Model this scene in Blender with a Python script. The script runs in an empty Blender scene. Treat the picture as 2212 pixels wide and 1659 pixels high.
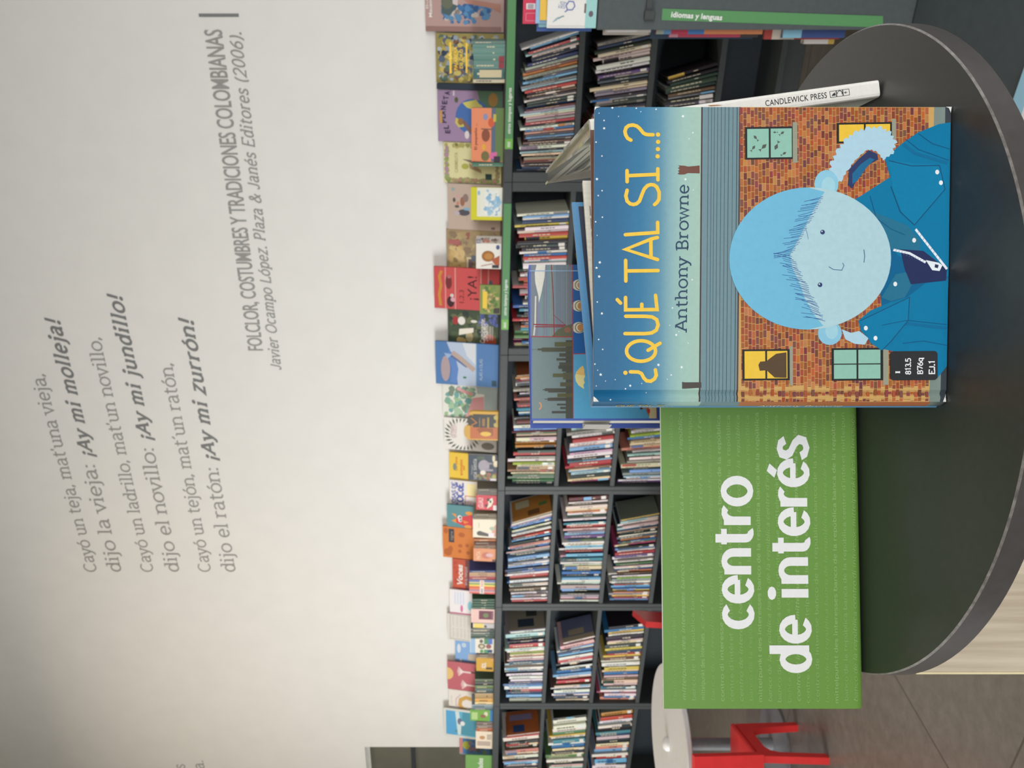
import bpy, math, random, re
from mathutils import Matrix, Vector
random.seed(7)
C = bpy.context.scene.collection
sc = bpy.context.scene
PI = math.pi

# ------------------------------------------------------------------ camera, light, exposure
# The picture is a portrait shot stored on its side, so the camera is rolled by 90 degrees.
HC = 1.51            # lens height above the floor
FPX = 1800.0         # focal length in pixels of the 2212 px frame
CX, CY = 1015.0, 829.5
cam_d = bpy.data.cameras.new('camera')
cam = bpy.data.objects.new('camera', cam_d); C.objects.link(cam)
cam_d.sensor_fit = 'HORIZONTAL'; cam_d.sensor_width = 36.0
cam_d.lens = FPX/2212.0*36.0
cam_d.shift_x = (1106.0-CX)/2212.0
cam_d.clip_start = 0.02
cam.matrix_world = Matrix(((0,1,0,0),(0,0,-1,0),(-1,0,0,HC),(0,0,0,1)))
cam_d.dof.use_dof = True; cam_d.dof.focus_distance = 0.68; cam_d.dof.aperture_fstop = 17.0
sc.camera = cam
sc.view_settings.view_transform = 'Standard'
try: sc.view_settings.look = 'None'
except Exception: pass
sc.view_settings.gamma = 1.0
sc.view_settings.use_curve_mapping = False
sc.view_settings.exposure = 0.0
world = bpy.data.worlds.new('world'); sc.world = world
world.use_nodes = True
world.node_tree.nodes['Background'].inputs[0].default_value = (0.75,0.82,0.9,1)
world.node_tree.nodes['Background'].inputs[1].default_value = 0.6

def area_light(name, loc, target, sx, sy, power, col, spread=180):
    d = bpy.data.lights.new(name, 'AREA'); d.shape = 'RECTANGLE'; d.size = sx; d.size_y = sy
    d.energy = power; d.color = col; d.spread = math.radians(spread)
    o = bpy.data.objects.new(name, d); C.objects.link(o)
    v = Vector(target)-Vector(loc)
    o.location = loc; o.rotation_euler = v.to_track_quat('-Z','Y').to_euler()
    return o
# daylight through the window wall behind the camera and through the window on the right; the left and ceiling lights are added fill
area_light('window_light', (0.6,-3.3,1.7), (0.6,5,1.1), 5.0, 1.6, 46, (0.98,0.985,0.985), 74)
area_light('side_window_light', (5.4,0.6,1.9), (0,2.2,1.2), 3.0, 1.6, 58, (0.95,0.975,1.0), 120)
area_light('far_fill_light', (-5.3,2.4,1.35), (0,4.4,1.0), 3.0, 1.3, 100, (0.97,0.985,1.0), 118)  # added light on the unseen left side, brightens the back wall
for lx,ly,pw in ((-3.4,3.6,56),(0.9,0.6,14)):
    area_light('ceiling_fill_light', (lx,ly,5.2), (lx,ly,0), 1.2, 1.2, pw, (1.0,0.80,0.55), 160)  # added warm fill below the ceiling for the upper wall, no fixture behind it

# ------------------------------------------------------------------ wall frame: s along the wall, w away from the camera, z up
TH = math.radians(28.0); ST, CT = math.sin(TH), math.cos(TH)
DV = Vector((CT,-ST,0)); NV = Vector((ST,CT,0))
W_FRONT, W_WALL = 4.0, 4.34
Z_TOP = HC-0.163
RW = Matrix(((CT,ST,0,0),(-ST,CT,0,0),(0,0,1,0),(0,0,0,1)))   # columns d, n, z
def ws(s, w, z): return DV*s + NV*w + Vector((0,0,z))
def onw(x, y, w):
    """photo pixel -> (s, z) on the plane at distance w from the camera, parallel to the back wall"""
    u = 1659.0-y
    r = Vector(((u-CY)/FPX, 1.0, -(x-CX)/FPX))
    t = w/(r.x*ST+r.y*CT)
    p = r*t
    return p.x*CT-p.y*ST, p.z+HC
def wmat(s, w, z): return Matrix.Translation(ws(s,w,z)) @ RW

# ------------------------------------------------------------------ materials
def lin(c):
    def f(v):
        v = v/255.0
        return v/12.92 if v <= 0.04045 else ((v+0.055)/1.055)**2.4
    return (f(c[0]), f(c[1]), f(c[2]))
def base_mat(name, rough=0.5, spec=0.5, coat=0.0):
    m = bpy.data.materials.new(name); m.use_nodes = True
    nt = m.node_tree; b = nt.nodes['Principled BSDF']
    b.inputs['Roughness'].default_value = rough
    b.inputs['Specular IOR Level'].default_value = spec
    if coat: b.inputs['Coat Weight'].default_value = coat; b.inputs['Coat Roughness'].default_value = 0.25
    return m, nt, b
def noise_mat(name, col, var=0.08, scale=30.0, rough=0.5, spec=0.5, stretch=(1,1,1), bump=0.0, col2=None, detail=4):
    m, nt, b = base_mat(name, rough, spec)
    tc = nt.nodes.new('ShaderNodeTexCoord'); mp = nt.nodes.new('ShaderNodeMapping')
    mp.inputs['Scale'].default_value = stretch
    nz = nt.nodes.new('ShaderNodeTexNoise'); nz.inputs['Scale'].default_value = scale; nz.inputs['Detail'].default_value = detail
    rp = nt.nodes.new('ShaderNodeValToRGB')
    a = lin(col); c2 = lin(col2) if col2 else tuple(v*(1-var*2) for v in a)
    rp.color_ramp.elements[0].color = (*c2,1); rp.color_ramp.elements[1].color = (*[min(1,v*(1+var)) for v in a],1)
    rp.color_ramp.elements[0].position = 0.3; rp.color_ramp.elements[1].position = 0.7
    nt.links.new(tc.outputs['Object'], mp.inputs[0]); nt.links.new(mp.outputs[0], nz.inputs[0])
    nt.links.new(nz.outputs[0], rp.inputs[0]); nt.links.new(rp.outputs[0], b.inputs['Base Color'])
    if bump:
        bp = nt.nodes.new('ShaderNodeBump'); bp.inputs['Strength'].default_value = bump; bp.inputs['Distance'].default_value = 0.002
        nt.links.new(nz.outputs[0], bp.inputs['Height']); nt.links.new(bp.outputs[0], b.inputs['Normal'])
    return m
def print_mat(name, rough=0.42, spec=0.4, grain=0.05):
    """printed paper: the ink colour comes from the mesh, a fine paper grain from noise"""
    m, nt, b = base_mat(name, rough, spec)
    at = nt.nodes.new('ShaderNodeAttribute'); at.attribute_name = 'Col'
    tc = nt.nodes.new('ShaderNodeTexCoord')
    nz = nt.nodes.new('ShaderNodeTexNoise'); nz.inputs['Scale'].default_value = 260; nz.inputs['Detail'].default_value = 3
    mr = nt.nodes.new('ShaderNodeMapRange'); mr.inputs['To Min'].default_value = 1-grain*2; mr.inputs['To Max'].default_value = 1+grain
    mx = nt.nodes.new('ShaderNodeVectorMath'); mx.operation = 'SCALE'
    nt.links.new(tc.outputs['Object'], nz.inputs[0]); nt.links.new(nz.outputs[0], mr.inputs[0])
    nt.links.new(at.outputs['Color'], mx.inputs[0]); nt.links.new(mr.outputs[0], mx.inputs['Scale'])
    nt.links.new(mx.outputs[0], b.inputs['Base Color'])
    return m
M = {}
M['print'] = print_mat('printed_paper')
M['gloss'] = print_mat('glossy_printed_cover', 0.36, 0.2)
M['sign'] = print_mat('green_sign_vinyl', 0.45, 0.3, 0.03)
M['page'] = noise_mat('page_paper', (232,228,216), 0.05, 400, 0.8, 0.2, stretch=(1,1,0.05))
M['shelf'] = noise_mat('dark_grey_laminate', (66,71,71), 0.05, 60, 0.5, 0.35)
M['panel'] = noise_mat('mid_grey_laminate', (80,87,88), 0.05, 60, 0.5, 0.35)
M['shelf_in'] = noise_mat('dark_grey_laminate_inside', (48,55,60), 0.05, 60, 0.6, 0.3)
M['disc'] = noise_mat('charcoal_table_laminate', (58,60,60), 0.05, 140, 0.38, 0.45)
M['rim'] = noise_mat('charcoal_edge_band', (74,71,70), 0.06, 90, 0.33, 0.5)
M['worn_glint'] = noise_mat('worn_glint_line', (126,122,118), 0.25, 160, 0.3, 0.6)  # pale chamfer line: wear, with the edge highlight put into its colour
M['wall'] = noise_mat('white_wall_paint', (225,224,220), 0.012, 6, 0.75, 0.2)
M['ceil'] = noise_mat('ceiling_paint', (205,198,186), 0.02, 5, 0.85, 0.2)
M['letter'] = noise_mat('grey_wall_vinyl', (150,150,147), 0.03, 50, 0.6, 0.3)
M['letter_b'] = noise_mat('dark_grey_wall_vinyl', (122,124,124), 0.03, 50, 0.6, 0.3)
M['red'] = noise_mat('red_plastic', (214,48,48), 0.03, 20, 0.38, 0.45)
M['white'] = noise_mat('white_table_laminate', (214,213,211), 0.02, 40, 0.45, 0.4)
M['steel'] = noise_mat('grey_painted_steel', (120,122,124), 0.05, 40, 0.35, 0.5)
M['wood'] = noise_mat('pale_oak_laminate', (200,187,166), 0.06, 14, 0.5, 0.35, stretch=(11,11,0.4), col2=(176,161,138), detail=6)
M['edge'] = noise_mat('pale_edge_band', (226,212,170), 0.05, 30, 0.5, 0.35)
M['mat'] = noise_mat('dark_slate_platform', (66,74,78), 0.05, 30, 0.55, 0.35)
M['pane'] = noise_mat('dim_olive_glass', (98,98,86), 0.08, 3, 0.25, 0.5)
M['frame'] = noise_mat('window_frame_paint', (196,196,190), 0.03, 20, 0.5, 0.4)
M['dark'] = noise_mat('dark_mullion', (44,48,52), 0.05, 20, 0.5, 0.4)
# floor: large tiles laid square to the back wall
def floor_mat():
    m, nt, b = base_mat('grey_brown_floor_tile', 0.34, 0.45)
    tc = nt.nodes.new('ShaderNodeTexCoord')
    mp = nt.nodes.new('ShaderNodeMapping'); mp.inputs['Rotation'].default_value = (0,0,TH); mp.inputs['Location'].default_value = (2.305+3.6,0.85,0)
    br = nt.nodes.new('ShaderNodeTexBrick'); br.offset = 0.0
    br.inputs['Scale'].default_value = 1.0; br.inputs['Brick Width'].default_value = 1.2; br.inputs['Row Height'].default_value = 1.2
    br.inputs['Mortar Size'].default_value = 0.004; br.inputs['Mortar Smooth'].default_value = 0.1
    nz = nt.nodes.new('ShaderNodeTexNoise'); nz.inputs['Scale'].default_value = 22; nz.inputs['Detail'].default_value = 7; nz.inputs['Roughness'].default_value = 0.7
    rp = nt.nodes.new('ShaderNodeValToRGB')
    rp.color_ramp.elements[0].position = 0.3; rp.color_ramp.elements[1].position = 0.75
    rp.color_ramp.elements[0].color = (*lin((98,92,84)),1); rp.color_ramp.elements[1].color = (*lin((122,115,106)),1)
    nt.links.new(tc.outputs['Object'], mp.inputs[0]); nt.links.new(mp.outputs[0], br.inputs[0])
    nt.links.new(tc.outputs['Object'], nz.inputs[0]); nt.links.new(nz.outputs[0], rp.inputs[0])
    nt.links.new(rp.outputs[0], br.inputs['Color1']); nt.links.new(rp.outputs[0], br.inputs['Color2'])
    br.inputs['Mortar'].default_value = (*lin((78,73,66)),1)
    nt.links.new(br.outputs['Color'], b.inputs['Base Color'])
    return m
M['floor'] = floor_mat()

# ------------------------------------------------------------------ mesh builder
class B:
    def __init__(s): s.v=[]; s.f=[]; s.c=[]; s.m=[]
    def face(s, pts, col=(200,200,200), mi=0):
        i = len(s.v); s.v += [tuple(p) for p in pts]; s.f.append(tuple(range(i,i+len(pts)))); s.c.append(col); s.m.append(mi)
    def faces(s, pts, idx, col, mi=0):
        i = len(s.v); s.v += [tuple(p) for p in pts]
        for f in idx: s.f.append(tuple(i+k for k in f)); s.c.append(col); s.m.append(mi)
    def box(s, x0,x1,y0,y1,z0,z1, col=(200,200,200), mi=0, bev=0.0):
        if bev:
            return s.rbox(x0,x1,y0,y1,z0,z1,col,mi,bev)
        p = [(x,y,z) for z in (z0,z1) for y in (y0,y1) for x in (x0,x1)]
        s.faces(p, ((0,2,3,1),(4,5,7,6),(0,1,5,4),(2,6,7,3),(0,4,6,2),(1,3,7,5)), col, mi)
    def rbox(s, x0,x1,y0,y1,z0,z1, col, mi, b):
        """box with chamfered edges"""
        X=(x0,x1); Y=(y0,y1); Z=(z0,z1); sg=(1,-1)
        V={}; pts=[]
        for i in (0,1):
            for j in (0,1):
                for k in (0,1):
                    for a in range(3):
                        q=[X[i]+(sg[i]*b if a!=0 else 0), Y[j]+(sg[j]*b if a!=1 else 0), Z[k]+(sg[k]*b if a!=2 else 0)]
                        V[i,j,k,a]=len(pts); pts.append(q)
        F=[]
        for a in range(3):
            for e in (0,1):
                o=[t for t in range(3) if t!=a]
                ring=[]
                for (p,q) in ((0,0),(1,0),(1,1),(0,1)):
                    ijk=[0,0,0]; ijk[a]=e; ijk[o[0]]=p; ijk[o[1]]=q
                    ring.append(V[ijk[0],ijk[1],ijk[2],a])
                F.append(ring)
        for a in range(3):
            o=[t for t in range(3) if t!=a]
            for p in (0,1):
                for q in (0,1):
                    r=[]
                    for (e,ax) in ((0,o[0]),(1,o[0]),(1,o[1]),(0,o[1])):
                        ijk=[0,0,0]; ijk[a]=e; ijk[o[0]]=p; ijk[o[1]]=q
                        r.append(V[ijk[0],ijk[1],ijk[2],ax])
                    F.append(r)
        for i in (0,1):
            for j in (0,1):
                for k in (0,1): F.append([V[i,j,k,0],V[i,j,k,1],V[i,j,k,2]])
        s.faces(pts,F,col,mi)
    def prism(s, poly, y0, y1, col=(200,200,200), mi=0, axis='y'):
        n=len(poly)
        def P(p,y): return (p[0],y,p[1]) if axis=='y' else ((p[0],p[1],y) if axis=='z' else (y,p[0],p[1]))
        pts=[P(p,y0) for p in poly]+[P(p,y1) for p in poly]
        s.faces(pts,[tuple(range(n)),tuple(range(2*n-1,n-1,-1))]+[(i,(i+1)%n,n+(i+1)%n,n+i) for i in range(n)],col,mi)
    def lathe(s, prof, n=64, c=(0,0), col=(200,200,200), mi=0):
        pts=[]; F=[]
        for r,z in prof:
            for k in range(n):
                a=2*PI*k/n; pts.append((c[0]+r*math.cos(a),c[1]+r*math.sin(a),z))
        for i in range(len(prof)-1):
            for k in range(n):
                F.append((i*n+k,i*n+(k+1)%n,(i+1)*n+(k+1)%n,(i+1)*n+k))
        F.append(tuple(range(n-1,-1,-1))); F.append(tuple((len(prof)-1)*n+k for k in range(n)))
        s.faces(pts,F,col,mi)
    def build(s, name, mats, parent=None, mw=None, smooth=None):
        me = bpy.data.meshes.new(name); me.from_pydata(s.v,[],s.f); me.update()
        if not isinstance(mats,(list,tuple)): mats=[mats]
        for m in mats: me.materials.append(m)
        at = me.color_attributes.new('Col','BYTE_COLOR','CORNER')
        L=[]
        for f,c in zip(s.f,s.c):
            if isinstance(c[0],(int,float)):
                q=lin(c); L += [*q,1.0]*len(f)
            else:
                for cc in c: L += [*lin(cc),1.0]
        at.data.foreach_set('color', L)
        me.polygons.foreach_set('material_index', s.m)
        if smooth is not None:
            me.polygons.foreach_set('use_smooth',[True]*len(s.f))
            try: me.set_sharp_from_angle(angle=smooth)
            except Exception: pass
        o = bpy.data.objects.new(name, me); C.objects.link(o)
        if parent is not None: o.parent = parent
        if mw is not None:
            if parent is None: o.matrix_world = mw
            else: o.matrix_local = mw
        return o
def weld(o, ang=0.6):
    import bmesh
    bm=bmesh.new(); bm.from_mesh(o.data); bmesh.ops.remove_doubles(bm,verts=bm.verts,dist=1e-5)
    bmesh.ops.recalc_face_normals(bm,faces=bm.faces); bm.to_mesh(o.data); bm.free()
    o.data.polygons.foreach_set('use_smooth',[True]*len(o.data.polygons))
    try: o.data.set_sharp_from_angle(angle=ang)
    except Exception: pass
    return o
def tag(o, label=None, cat=None, group=None, kind=None):
    if label: o['label']=label
    if cat: o['category']=cat
    if group: o['group']=group
    if kind: o['kind']=kind
    return o
def thing(name, label, cat, mw, group=None):
    o = bpy.data.objects.new(name,None); o.empty_display_size=0.05; C.objects.link(o); o.matrix_world=mw
    return tag(o,label,cat,group)

# ------------------------------------------------------------------ lettering: a small stroke alphabet and the built-in sans
def arc(cx,cy,rx,ry,a0,a1,n=None):
    n = n or max(4,int(abs(a1-a0)/18))
    return [(cx+rx*math.cos(math.radians(a0+(a1-a0)*k/n)), cy+ry*math.sin(math.radians(a0+(a1-a0)*k/n))) for k in range(n+1)]
def el(cx,cy,rx,ry): return arc(cx,cy,rx,ry,-180,180,20)
ST_=lambda x,a=0,b=.5: [(x,b),(x,a)]
G = {
'a':(.47,[arc(.2,.36,.15,.14,155,0)+[(.35,.08),(.38,.01),(.45,.01)],[(.35,.29),(.2,.28),(.08,.22),(.06,.13),(.1,.03),(.19,0),(.29,.04),(.35,.13)]]),
'b':(.5,[ST_(.1,0,.74),el(.27,.25,.17,.25)]),'c':(.45,[arc(.25,.25,.19,.25,48,312)]),
'd':(.51,[ST_(.4,0,.74),el(.23,.25,.17,.25)]),'e':(.47,[[(.07,.26),(.41,.26)],arc(.24,.25,.18,.25,0,320)]),
'f':(.33,[arc(.28,.6,.12,.14,60,180)+[(.16,0)],[(.04,.5),(.32,.5)]]),
'g':(.5,[el(.23,.25,.17,.25),[(.4,.5),(.4,-.06)]+arc(.23,-.06,.17,.15,0,-150)]),
'h':(.52,[ST_(.1,0,.74),arc(.26,.33,.16,.17,180,0)+[(.42,0)]]),'i':(.25,[ST_(.12)]),
'j':(.25,[[(.14,.5),(.14,-.08)]+arc(.04,-.08,.1,.12,0,-110)]),'k':(.48,[ST_(.1,0,.74),[(.38,.5),(.1,.2)],[(.2,.29),(.42,0)]]),
'l':(.25,[ST_(.12,0,.74)]),'m':(.76,[ST_(.1),arc(.235,.35,.135,.15,180,0)+[(.37,0)],arc(.505,.35,.135,.15,180,0)+[(.64,0)]]),
'n':(.52,[ST_(.1),arc(.26,.33,.16,.17,180,0)+[(.42,0)]]),'o':(.5,[el(.25,.25,.2,.25)]),
'p':(.5,[ST_(.1,-.2,.5),el(.27,.25,.17,.25)]),'q':(.5,[ST_(.4,-.2,.5),el(.23,.25,.17,.25)]),
'r':(.37,[ST_(.1),arc(.25,.32,.15,.17,180,55)]),
's':(.41,[[(.34,.4),(.28,.48),(.19,.5),(.1,.47),(.07,.38),(.12,.3),(.28,.22),(.35,.14),(.32,.04),(.2,0),(.1,.03),(.05,.11)]]),
't':(.34,[[(.14,.66),(.14,.1)]+arc(.24,.1,.1,.1,180,300),[(.03,.5),(.31,.5)]]),
'u':(.52,[[(.1,.5),(.1,.17)]+arc(.25,.17,.15,.17,180,340),ST_(.4)]),
'v':(.45,[[(.04,.5),(.22,0),(.4,.5)]]),'w':(.66,[[(.04,.5),(.18,0),(.32,.48),(.46,0),(.6,.5)]]),
'x':(.45,[[(.05,.5),(.4,0)],[(.4,.5),(.05,0)]]),'y':(.45,[[(.04,.5),(.22,.02)],[(.4,.5),(.2,-.05),(.12,-.18),(.03,-.19)]]),
'z':(.42,[[(.06,.5),(.36,.5),(.05,0),(.37,0)]]),
'A':(.58,[[(.03,0),(.28,.7)],[(.28,.7),(.53,0)],[(.12,.24),(.44,.24)]]),
'B':(.54,[ST_(.12,0,.7),[(.1,.7),(.28,.7)]+arc(.28,.53,.15,.17,90,-90)+[(.1,.36)],[(.28,.36)]+arc(.29,.18,.18,.18,90,-90)+[(.1,0)]]),
'C':(.62,[arc(.34,.35,.28,.35,48,312)]),'D':(.62,[ST_(.1,0,.7),[(.1,.7),(.25,.7)]+arc(.25,.35,.3,.35,90,-90)+[(.1,0)]]),
'E':(.55,[[(.49,.6),(.49,.7),(.1,.7),(.1,0),(.5,0),(.5,.1)],[(.1,.36),(.38,.36)]]),'I':(.26,[ST_(.13,0,.7)]),
'J':(.4,[[(.28,.7),(.28,.17)]+arc(.15,.17,.13,.17,0,-165)]),'L':(.5,[[(.1,.7),(.1,0),(.46,0),(.46,.12)]]),
'O':(.7,[el(.35,.35,.29,.35)]),'P':(.53,[ST_(.12,0,.7),[(.1,.7),(.28,.7)]+arc(.28,.51,.17,.19,90,-90)+[(.1,.32)]]),
'Q':(.7,[el(.35,.35,.29,.35),[(.35,.2),(.62,-.06)]]),'S':(.5,[[(.42,.56),(.36,.67),(.24,.7),(.12,.66),(.08,.54),(.14,.43),(.34,.31),(.43,.19),(.38,.05),(.24,0),(.1,.04),(.05,.15)]]),
'T':(.56,[ST_(.28,0,.7),[(.03,.6),(.03,.7),(.53,.7),(.53,.6)]]),'U':(.62,[[(.1,.7),(.1,.25)]+arc(.3,.25,.2,.25,180,360)+[(.5,.7)]]),
'0':(.5,[el(.25,.35,.19,.35)]),'1':(.4,[[(.08,.58),(.22,.7),(.22,0)]]),'2':(.5,[arc(.25,.5,.18,.2,170,-35)+[(.05,0),(.45,0)]]),
'3':(.47,[arc(.23,.53,.15,.17,150,-90),arc(.22,.18,.18,.18,90,-150)]),'5':(.48,[[(.41,.7),(.12,.7),(.1,.4)]+arc(.23,.22,.19,.22,125,-145)]),
'6':(.5,[el(.25,.2,.18,.2),[(.38,.68),(.25,.6),(.13,.44),(.07,.22)]]),'7':(.48,[[(.05,.6),(.05,.7),(.45,.7),(.2,0)]]),
'8':(.5,[el(.25,.53,.15,.17),el(.25,.18,.18,.18)]),
'(':(.3,[arc(.36,.27,.26,.5,125,235)]),')':(.3,[arc(-.06,.27,.26,.5,55,-55)]),
'&':(.64,[[(.58,.38),(.46,.12),(.3,0),(.14,.02),(.07,.15),(.12,.3),(.34,.46),(.38,.58),(.3,.7),(.18,.66),(.18,.52),(.58,0)]]),
"'":(.16,[[(.08,.74),(.06,.56)]]),'´':(.22,[[(.17,.74),(.06,.6)]]),'-':(.36,[[(.05,.25),(.31,.25)]]),
' ':(.26,[]),'.':(.2,[]),',':(.2,[[(.1,.03),(.05,-.1)]]),':':(.22,[]),'!':(.24,[[(.13,.72),(.12,.2)]]),'¡':(.24,[[(.11,.3),(.1,-.2)]]),
}
DOTS={'i':[(.12,.68)],'j':[(.14,.68)],'.':[(.09,.03)],',':[(.1,.04)],':':[(.1,.04),(.1,.42)],'!':[(.12,.04)],'¡':[(.12,.46)]}
for ch,b in zip('óáéú','oaeu'): G[ch]=(G[b][0],G[b][1]+[[(.22,.58),(.34,.72)]])
G['í']=(.25,G['i'][1]+[[(.1,.58),(.22,.72)]])
def stroke_polys(pts, hw, cap=False):
    """thick polyline as quads with mitred joints"""
    P=[Vector(p) for p in pts]
    Q=[P[0]]
    for p in P[1:]:
        if (p-Q[-1]).length>1e-6: Q.append(p)
    P=Q; n=len(P)
    if n<2: return []
    closed=(P[0]-P[-1]).length<1e-5
    if closed: P=P[:-1]; n-=1
    out=[]
    D=[(P[(i+1)%n]-P[i]).normalized() for i in range(n if closed else n-1)]
    L=[];R=[]
    for i in range(n):
        if closed: a,b=D[i-1],D[i]
        else: a=D[max(0,i-1)]; b=D[min(i,n-2)]
        na=Vector((-a.y,a.x)); nb=Vector((-b.y,b.x)); m=na+nb
        if m.length<0.3: m=nb
        m.normalize(); k=hw/max(0.45,m.dot(nb))
        L.append(P[i]+m*k); R.append(P[i]-m*k)
    for i in range(n if closed else n-1):
        j=(i+1)%n; out.append([L[i],R[i],R[j],L[j]])
    if cap and not closed:
        for p in (P[0],P[-1]): out.append([(p.x+hw*math.cos(2*PI*k/12),p.y+hw*math.sin(2*PI*k/12)) for k in range(12)])
    return out
def stroke_text(t, th=.05, serif=.07, slant=0.0, track=0.0, xs=1.0):
    """-> (polygons, width) in em-like units, baseline at 0"""
    X=0.0; out=[]
    for ch in t:
        adv,ss=G.get(ch,G['o'])
        pl=[]
        for s in ss:
            pl+=[[(q[0]/xs,q[1]) for q in w] for w in stroke_polys([(q[0]*xs,q[1]) for q in s],th/2)]
            if serif and ch not in "aectsfzC&()?',´-SE2356789JLTOQ!¡o0":
                for (p,q) in ((s[0],s[1]),(s[-1],s[-2])):
                    dx=abs(p[0]-q[0]); dy=abs(p[1]-q[1])
                    if dy>2*dx and min(abs(p[1]-y) for y in (0,.5,.7,.74,-.2))<.012 and dy>.05:
                        top=p[1]>.3
                        l=serif*(1.1 if top else 1.0); r=serif*(0.0 if (top and ch not in 'vwyIBP') else 1.0)
                        yy=p[1]-th*.35 if top else p[1]+th*.35
                        pl.append([(p[0]-l,yy-th*.42),(p[0]+r,yy-th*.42),(p[0]+r,yy+th*.42),(p[0]-l,yy+th*.42)])
        for d in DOTS.get(ch,()):
            r=th*.78; pl.append([(d[0]+r*math.cos(2*PI*k/10)/xs,d[1]+r*math.sin(2*PI*k/10)) for k in range(10)])
        for p in pl: out.append([(X+a[0]+slant*a[1],a[1]) for a in p])
        X+=adv+track
    return out,X
_sans={}
def sans_text(t, bold=0.0, slant=0.0, sx=1.0, track=1.0):
    k=(t,bold,slant,sx,track)
    if k in _sans: return _sans[k]
    cu=bpy.data.curves.new('lettering','FONT'); cu.body=t; cu.size=1.0; cu.offset=bold; cu.shear=slant; cu.resolution_u=3; cu.space_character=track
    cu.fill_mode='FRONT'
    o=bpy.data.objects.new('lettering',cu); C.objects.link(o)
    dg=bpy.context.evaluated_depsgraph_get(); ev=o.evaluated_get(dg); me=ev.to_mesh()
    polys=[[(me.vertices[i].co.x*sx,me.vertices[i].co.y) for i in p.vertices] for p in me.polygons]
    ev.to_mesh_clear(); bpy.data.objects.remove(o); bpy.data.curves.remove(cu)
    xs=[p[0] for q in polys for p in q] or [0,1]
    x0=min(xs); polys=[[(a-x0,b) for a,b in q] for q in polys]
    _sans[k]=(polys,max(xs)-x0); return _sans[k]

# ------------------------------------------------------------------ flat printed artwork on a rectangle, measured in photo pixels
class Art:
    """prints shapes on the plane o + ex*a + ez*b (metres); px(x, y) -> (a, b)"""
    def __init__(s, b, o, ex, ez, px, eps=0.0002, mi=0):
        s.b=b; s.o=Vector(o); s.ex=Vector(ex); s.ez=Vector(ez); s.n=s.ex.cross(s.ez).normalized(); s.px=px; s.eps=eps; s.k=1; s.mi=mi
    def L(s,k): s.k=k; return s
    def P(s,a,b): return s.o+s.ex*a+s.ez*b+s.n*(s.eps*s.k)
    def poly(s, pts, col):
        s.j=(getattr(s,'j',0)+1)%24; k=s.k; s.k=k+s.j*.006
        s.b.face([s.P(*s.px(*p)) for p in pts], col, s.mi); s.k=k
    def rect(s, x0,y0,x1,y1,col): s.poly([(x0,y1),(x0,y0),(x1,y0),(x1,y1)] ,col)
    def ell(s, cx,cy,rx,ry,col,n=24,a0=0,a1=360):
        s.poly([(cx+rx*math.cos(math.radians(a0+(a1-a0)*k/n)),cy+ry*math.sin(math.radians(a0+(a1-a0)*k/n))) for k in range(n if a1-a0==360 else n+1)],col)
    def line(s, pts, hw, col, cap=False):
        for q in stroke_polys(pts,hw,cap): s.poly([(p[0],p[1]) for p in q],col)
    def star(s,x,y,r,col,rot=0.0):
        s.poly([(x+(r if k%2==0 else r*.42)*math.cos(rot+PI*k/5),y+(r if k%2==0 else r*.42)*math.sin(rot+PI*k/5)) for k in range(10)],col)
    def text(s, tp, x, y0, y1, hpx, col, hunit=0.7):
        """lettering whose baseline sits on column x, running up the photo from y0 to y1, capitals hpx tall"""
        polys,w=tp
        for q in polys: s.poly([(x-hpx*b/hunit, y0+(y1-y0)*a/w) for a,b in q],col)

# ------------------------------------------------------------------ the setting
def slab(name, x0,x1,y0,y1,z0,z1, mat, mw=None):
    b=B(); b.box(x0,x1,y0,y1,z0,z1); return tag(b.build(name,mat,mw=mw),kind='structure')
ZC=5.5
slab('floor',-9,7,-4,9,-0.1,0,M['floor'])
# back wall with the left window opening (wall frame coordinates: s, z)
WIN_R=onw(900,1613.5,W_WALL)[0]; WIN_T=onw(791,1650,W_WALL)[1]; WIN_B=1.0; WIN_L=WIN_R-1.6
def wall_back():
    b=B(); w0,w1=W_WALL,W_WALL+0.2
    b.box(WIN_R,4.2,w0,w1,0,ZC); b.box(-10.0,WIN_L,w0,w1,0,ZC)
    b.box(WIN_L,WIN_R,w0,w1,WIN_T,ZC); b.box(WIN_L,WIN_R,w0,w1,0,WIN_B)
    return tag(b.build('wall_back',M['wall'],mw=RW),kind='structure')
wall_back()
def window_back():
    b=B(); w0=W_WALL+0.02
    for (a0,a1,z0,z1) in ((WIN_L,WIN_R,WIN_T-.035,WIN_T),(WIN_L,WIN_R,WIN_B,WIN_B+.035),(WIN_L,WIN_L+.03,WIN_B+.035,WIN_T-.035),(WIN_R-.008,WIN_R,WIN_B+.035,WIN_T-.035)):
        b.box(a0,a1,w0,w0+.05,z0,z1)
    o=tag(b.build('window_1',M['frame'],mw=RW),kind='structure')
    g=B(); g.box(WIN_L+.03,WIN_R-.008,w0+.03,w0+.036,WIN_B+.035,WIN_T-.035); g.build('glass_pane',M['pane'],o)
    z1=onw(888,1650,W_WALL)[1]; z0=onw(897,1650,W_WALL)[1]
    g=B(); g.box(WIN_L+.03,WIN_R-.008,w0+.01,w0+.03,z0,z1); g.build('mullion',M['dark'],o)
window_back()
def holed_wall(name, axis, pos, a0,a1, wa0,wa1, wz0,wz1):
    b=B()
    def bx(p0,p1,z0,z1):
        if axis=='y': b.box(p0,p1,pos-.2,pos,z0,z1)
        else: b.box(pos,pos+.2,p0,p1,z0,z1)
    bx(a0,wa0,0,ZC); bx(wa1,a1,0,ZC); bx(wa0,wa1,0,wz0); bx(wa0,wa1,wz1,ZC)
    return tag(b.build(name,M['wall']),kind='structure')
holed_wall('wall_left','x',-5.7,-4,9,.9,3.9,.7,2.0)
holed_wall('wall_front','y',-3.6,-9,7,-1.9,3.1,0.95,2.85)
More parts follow.
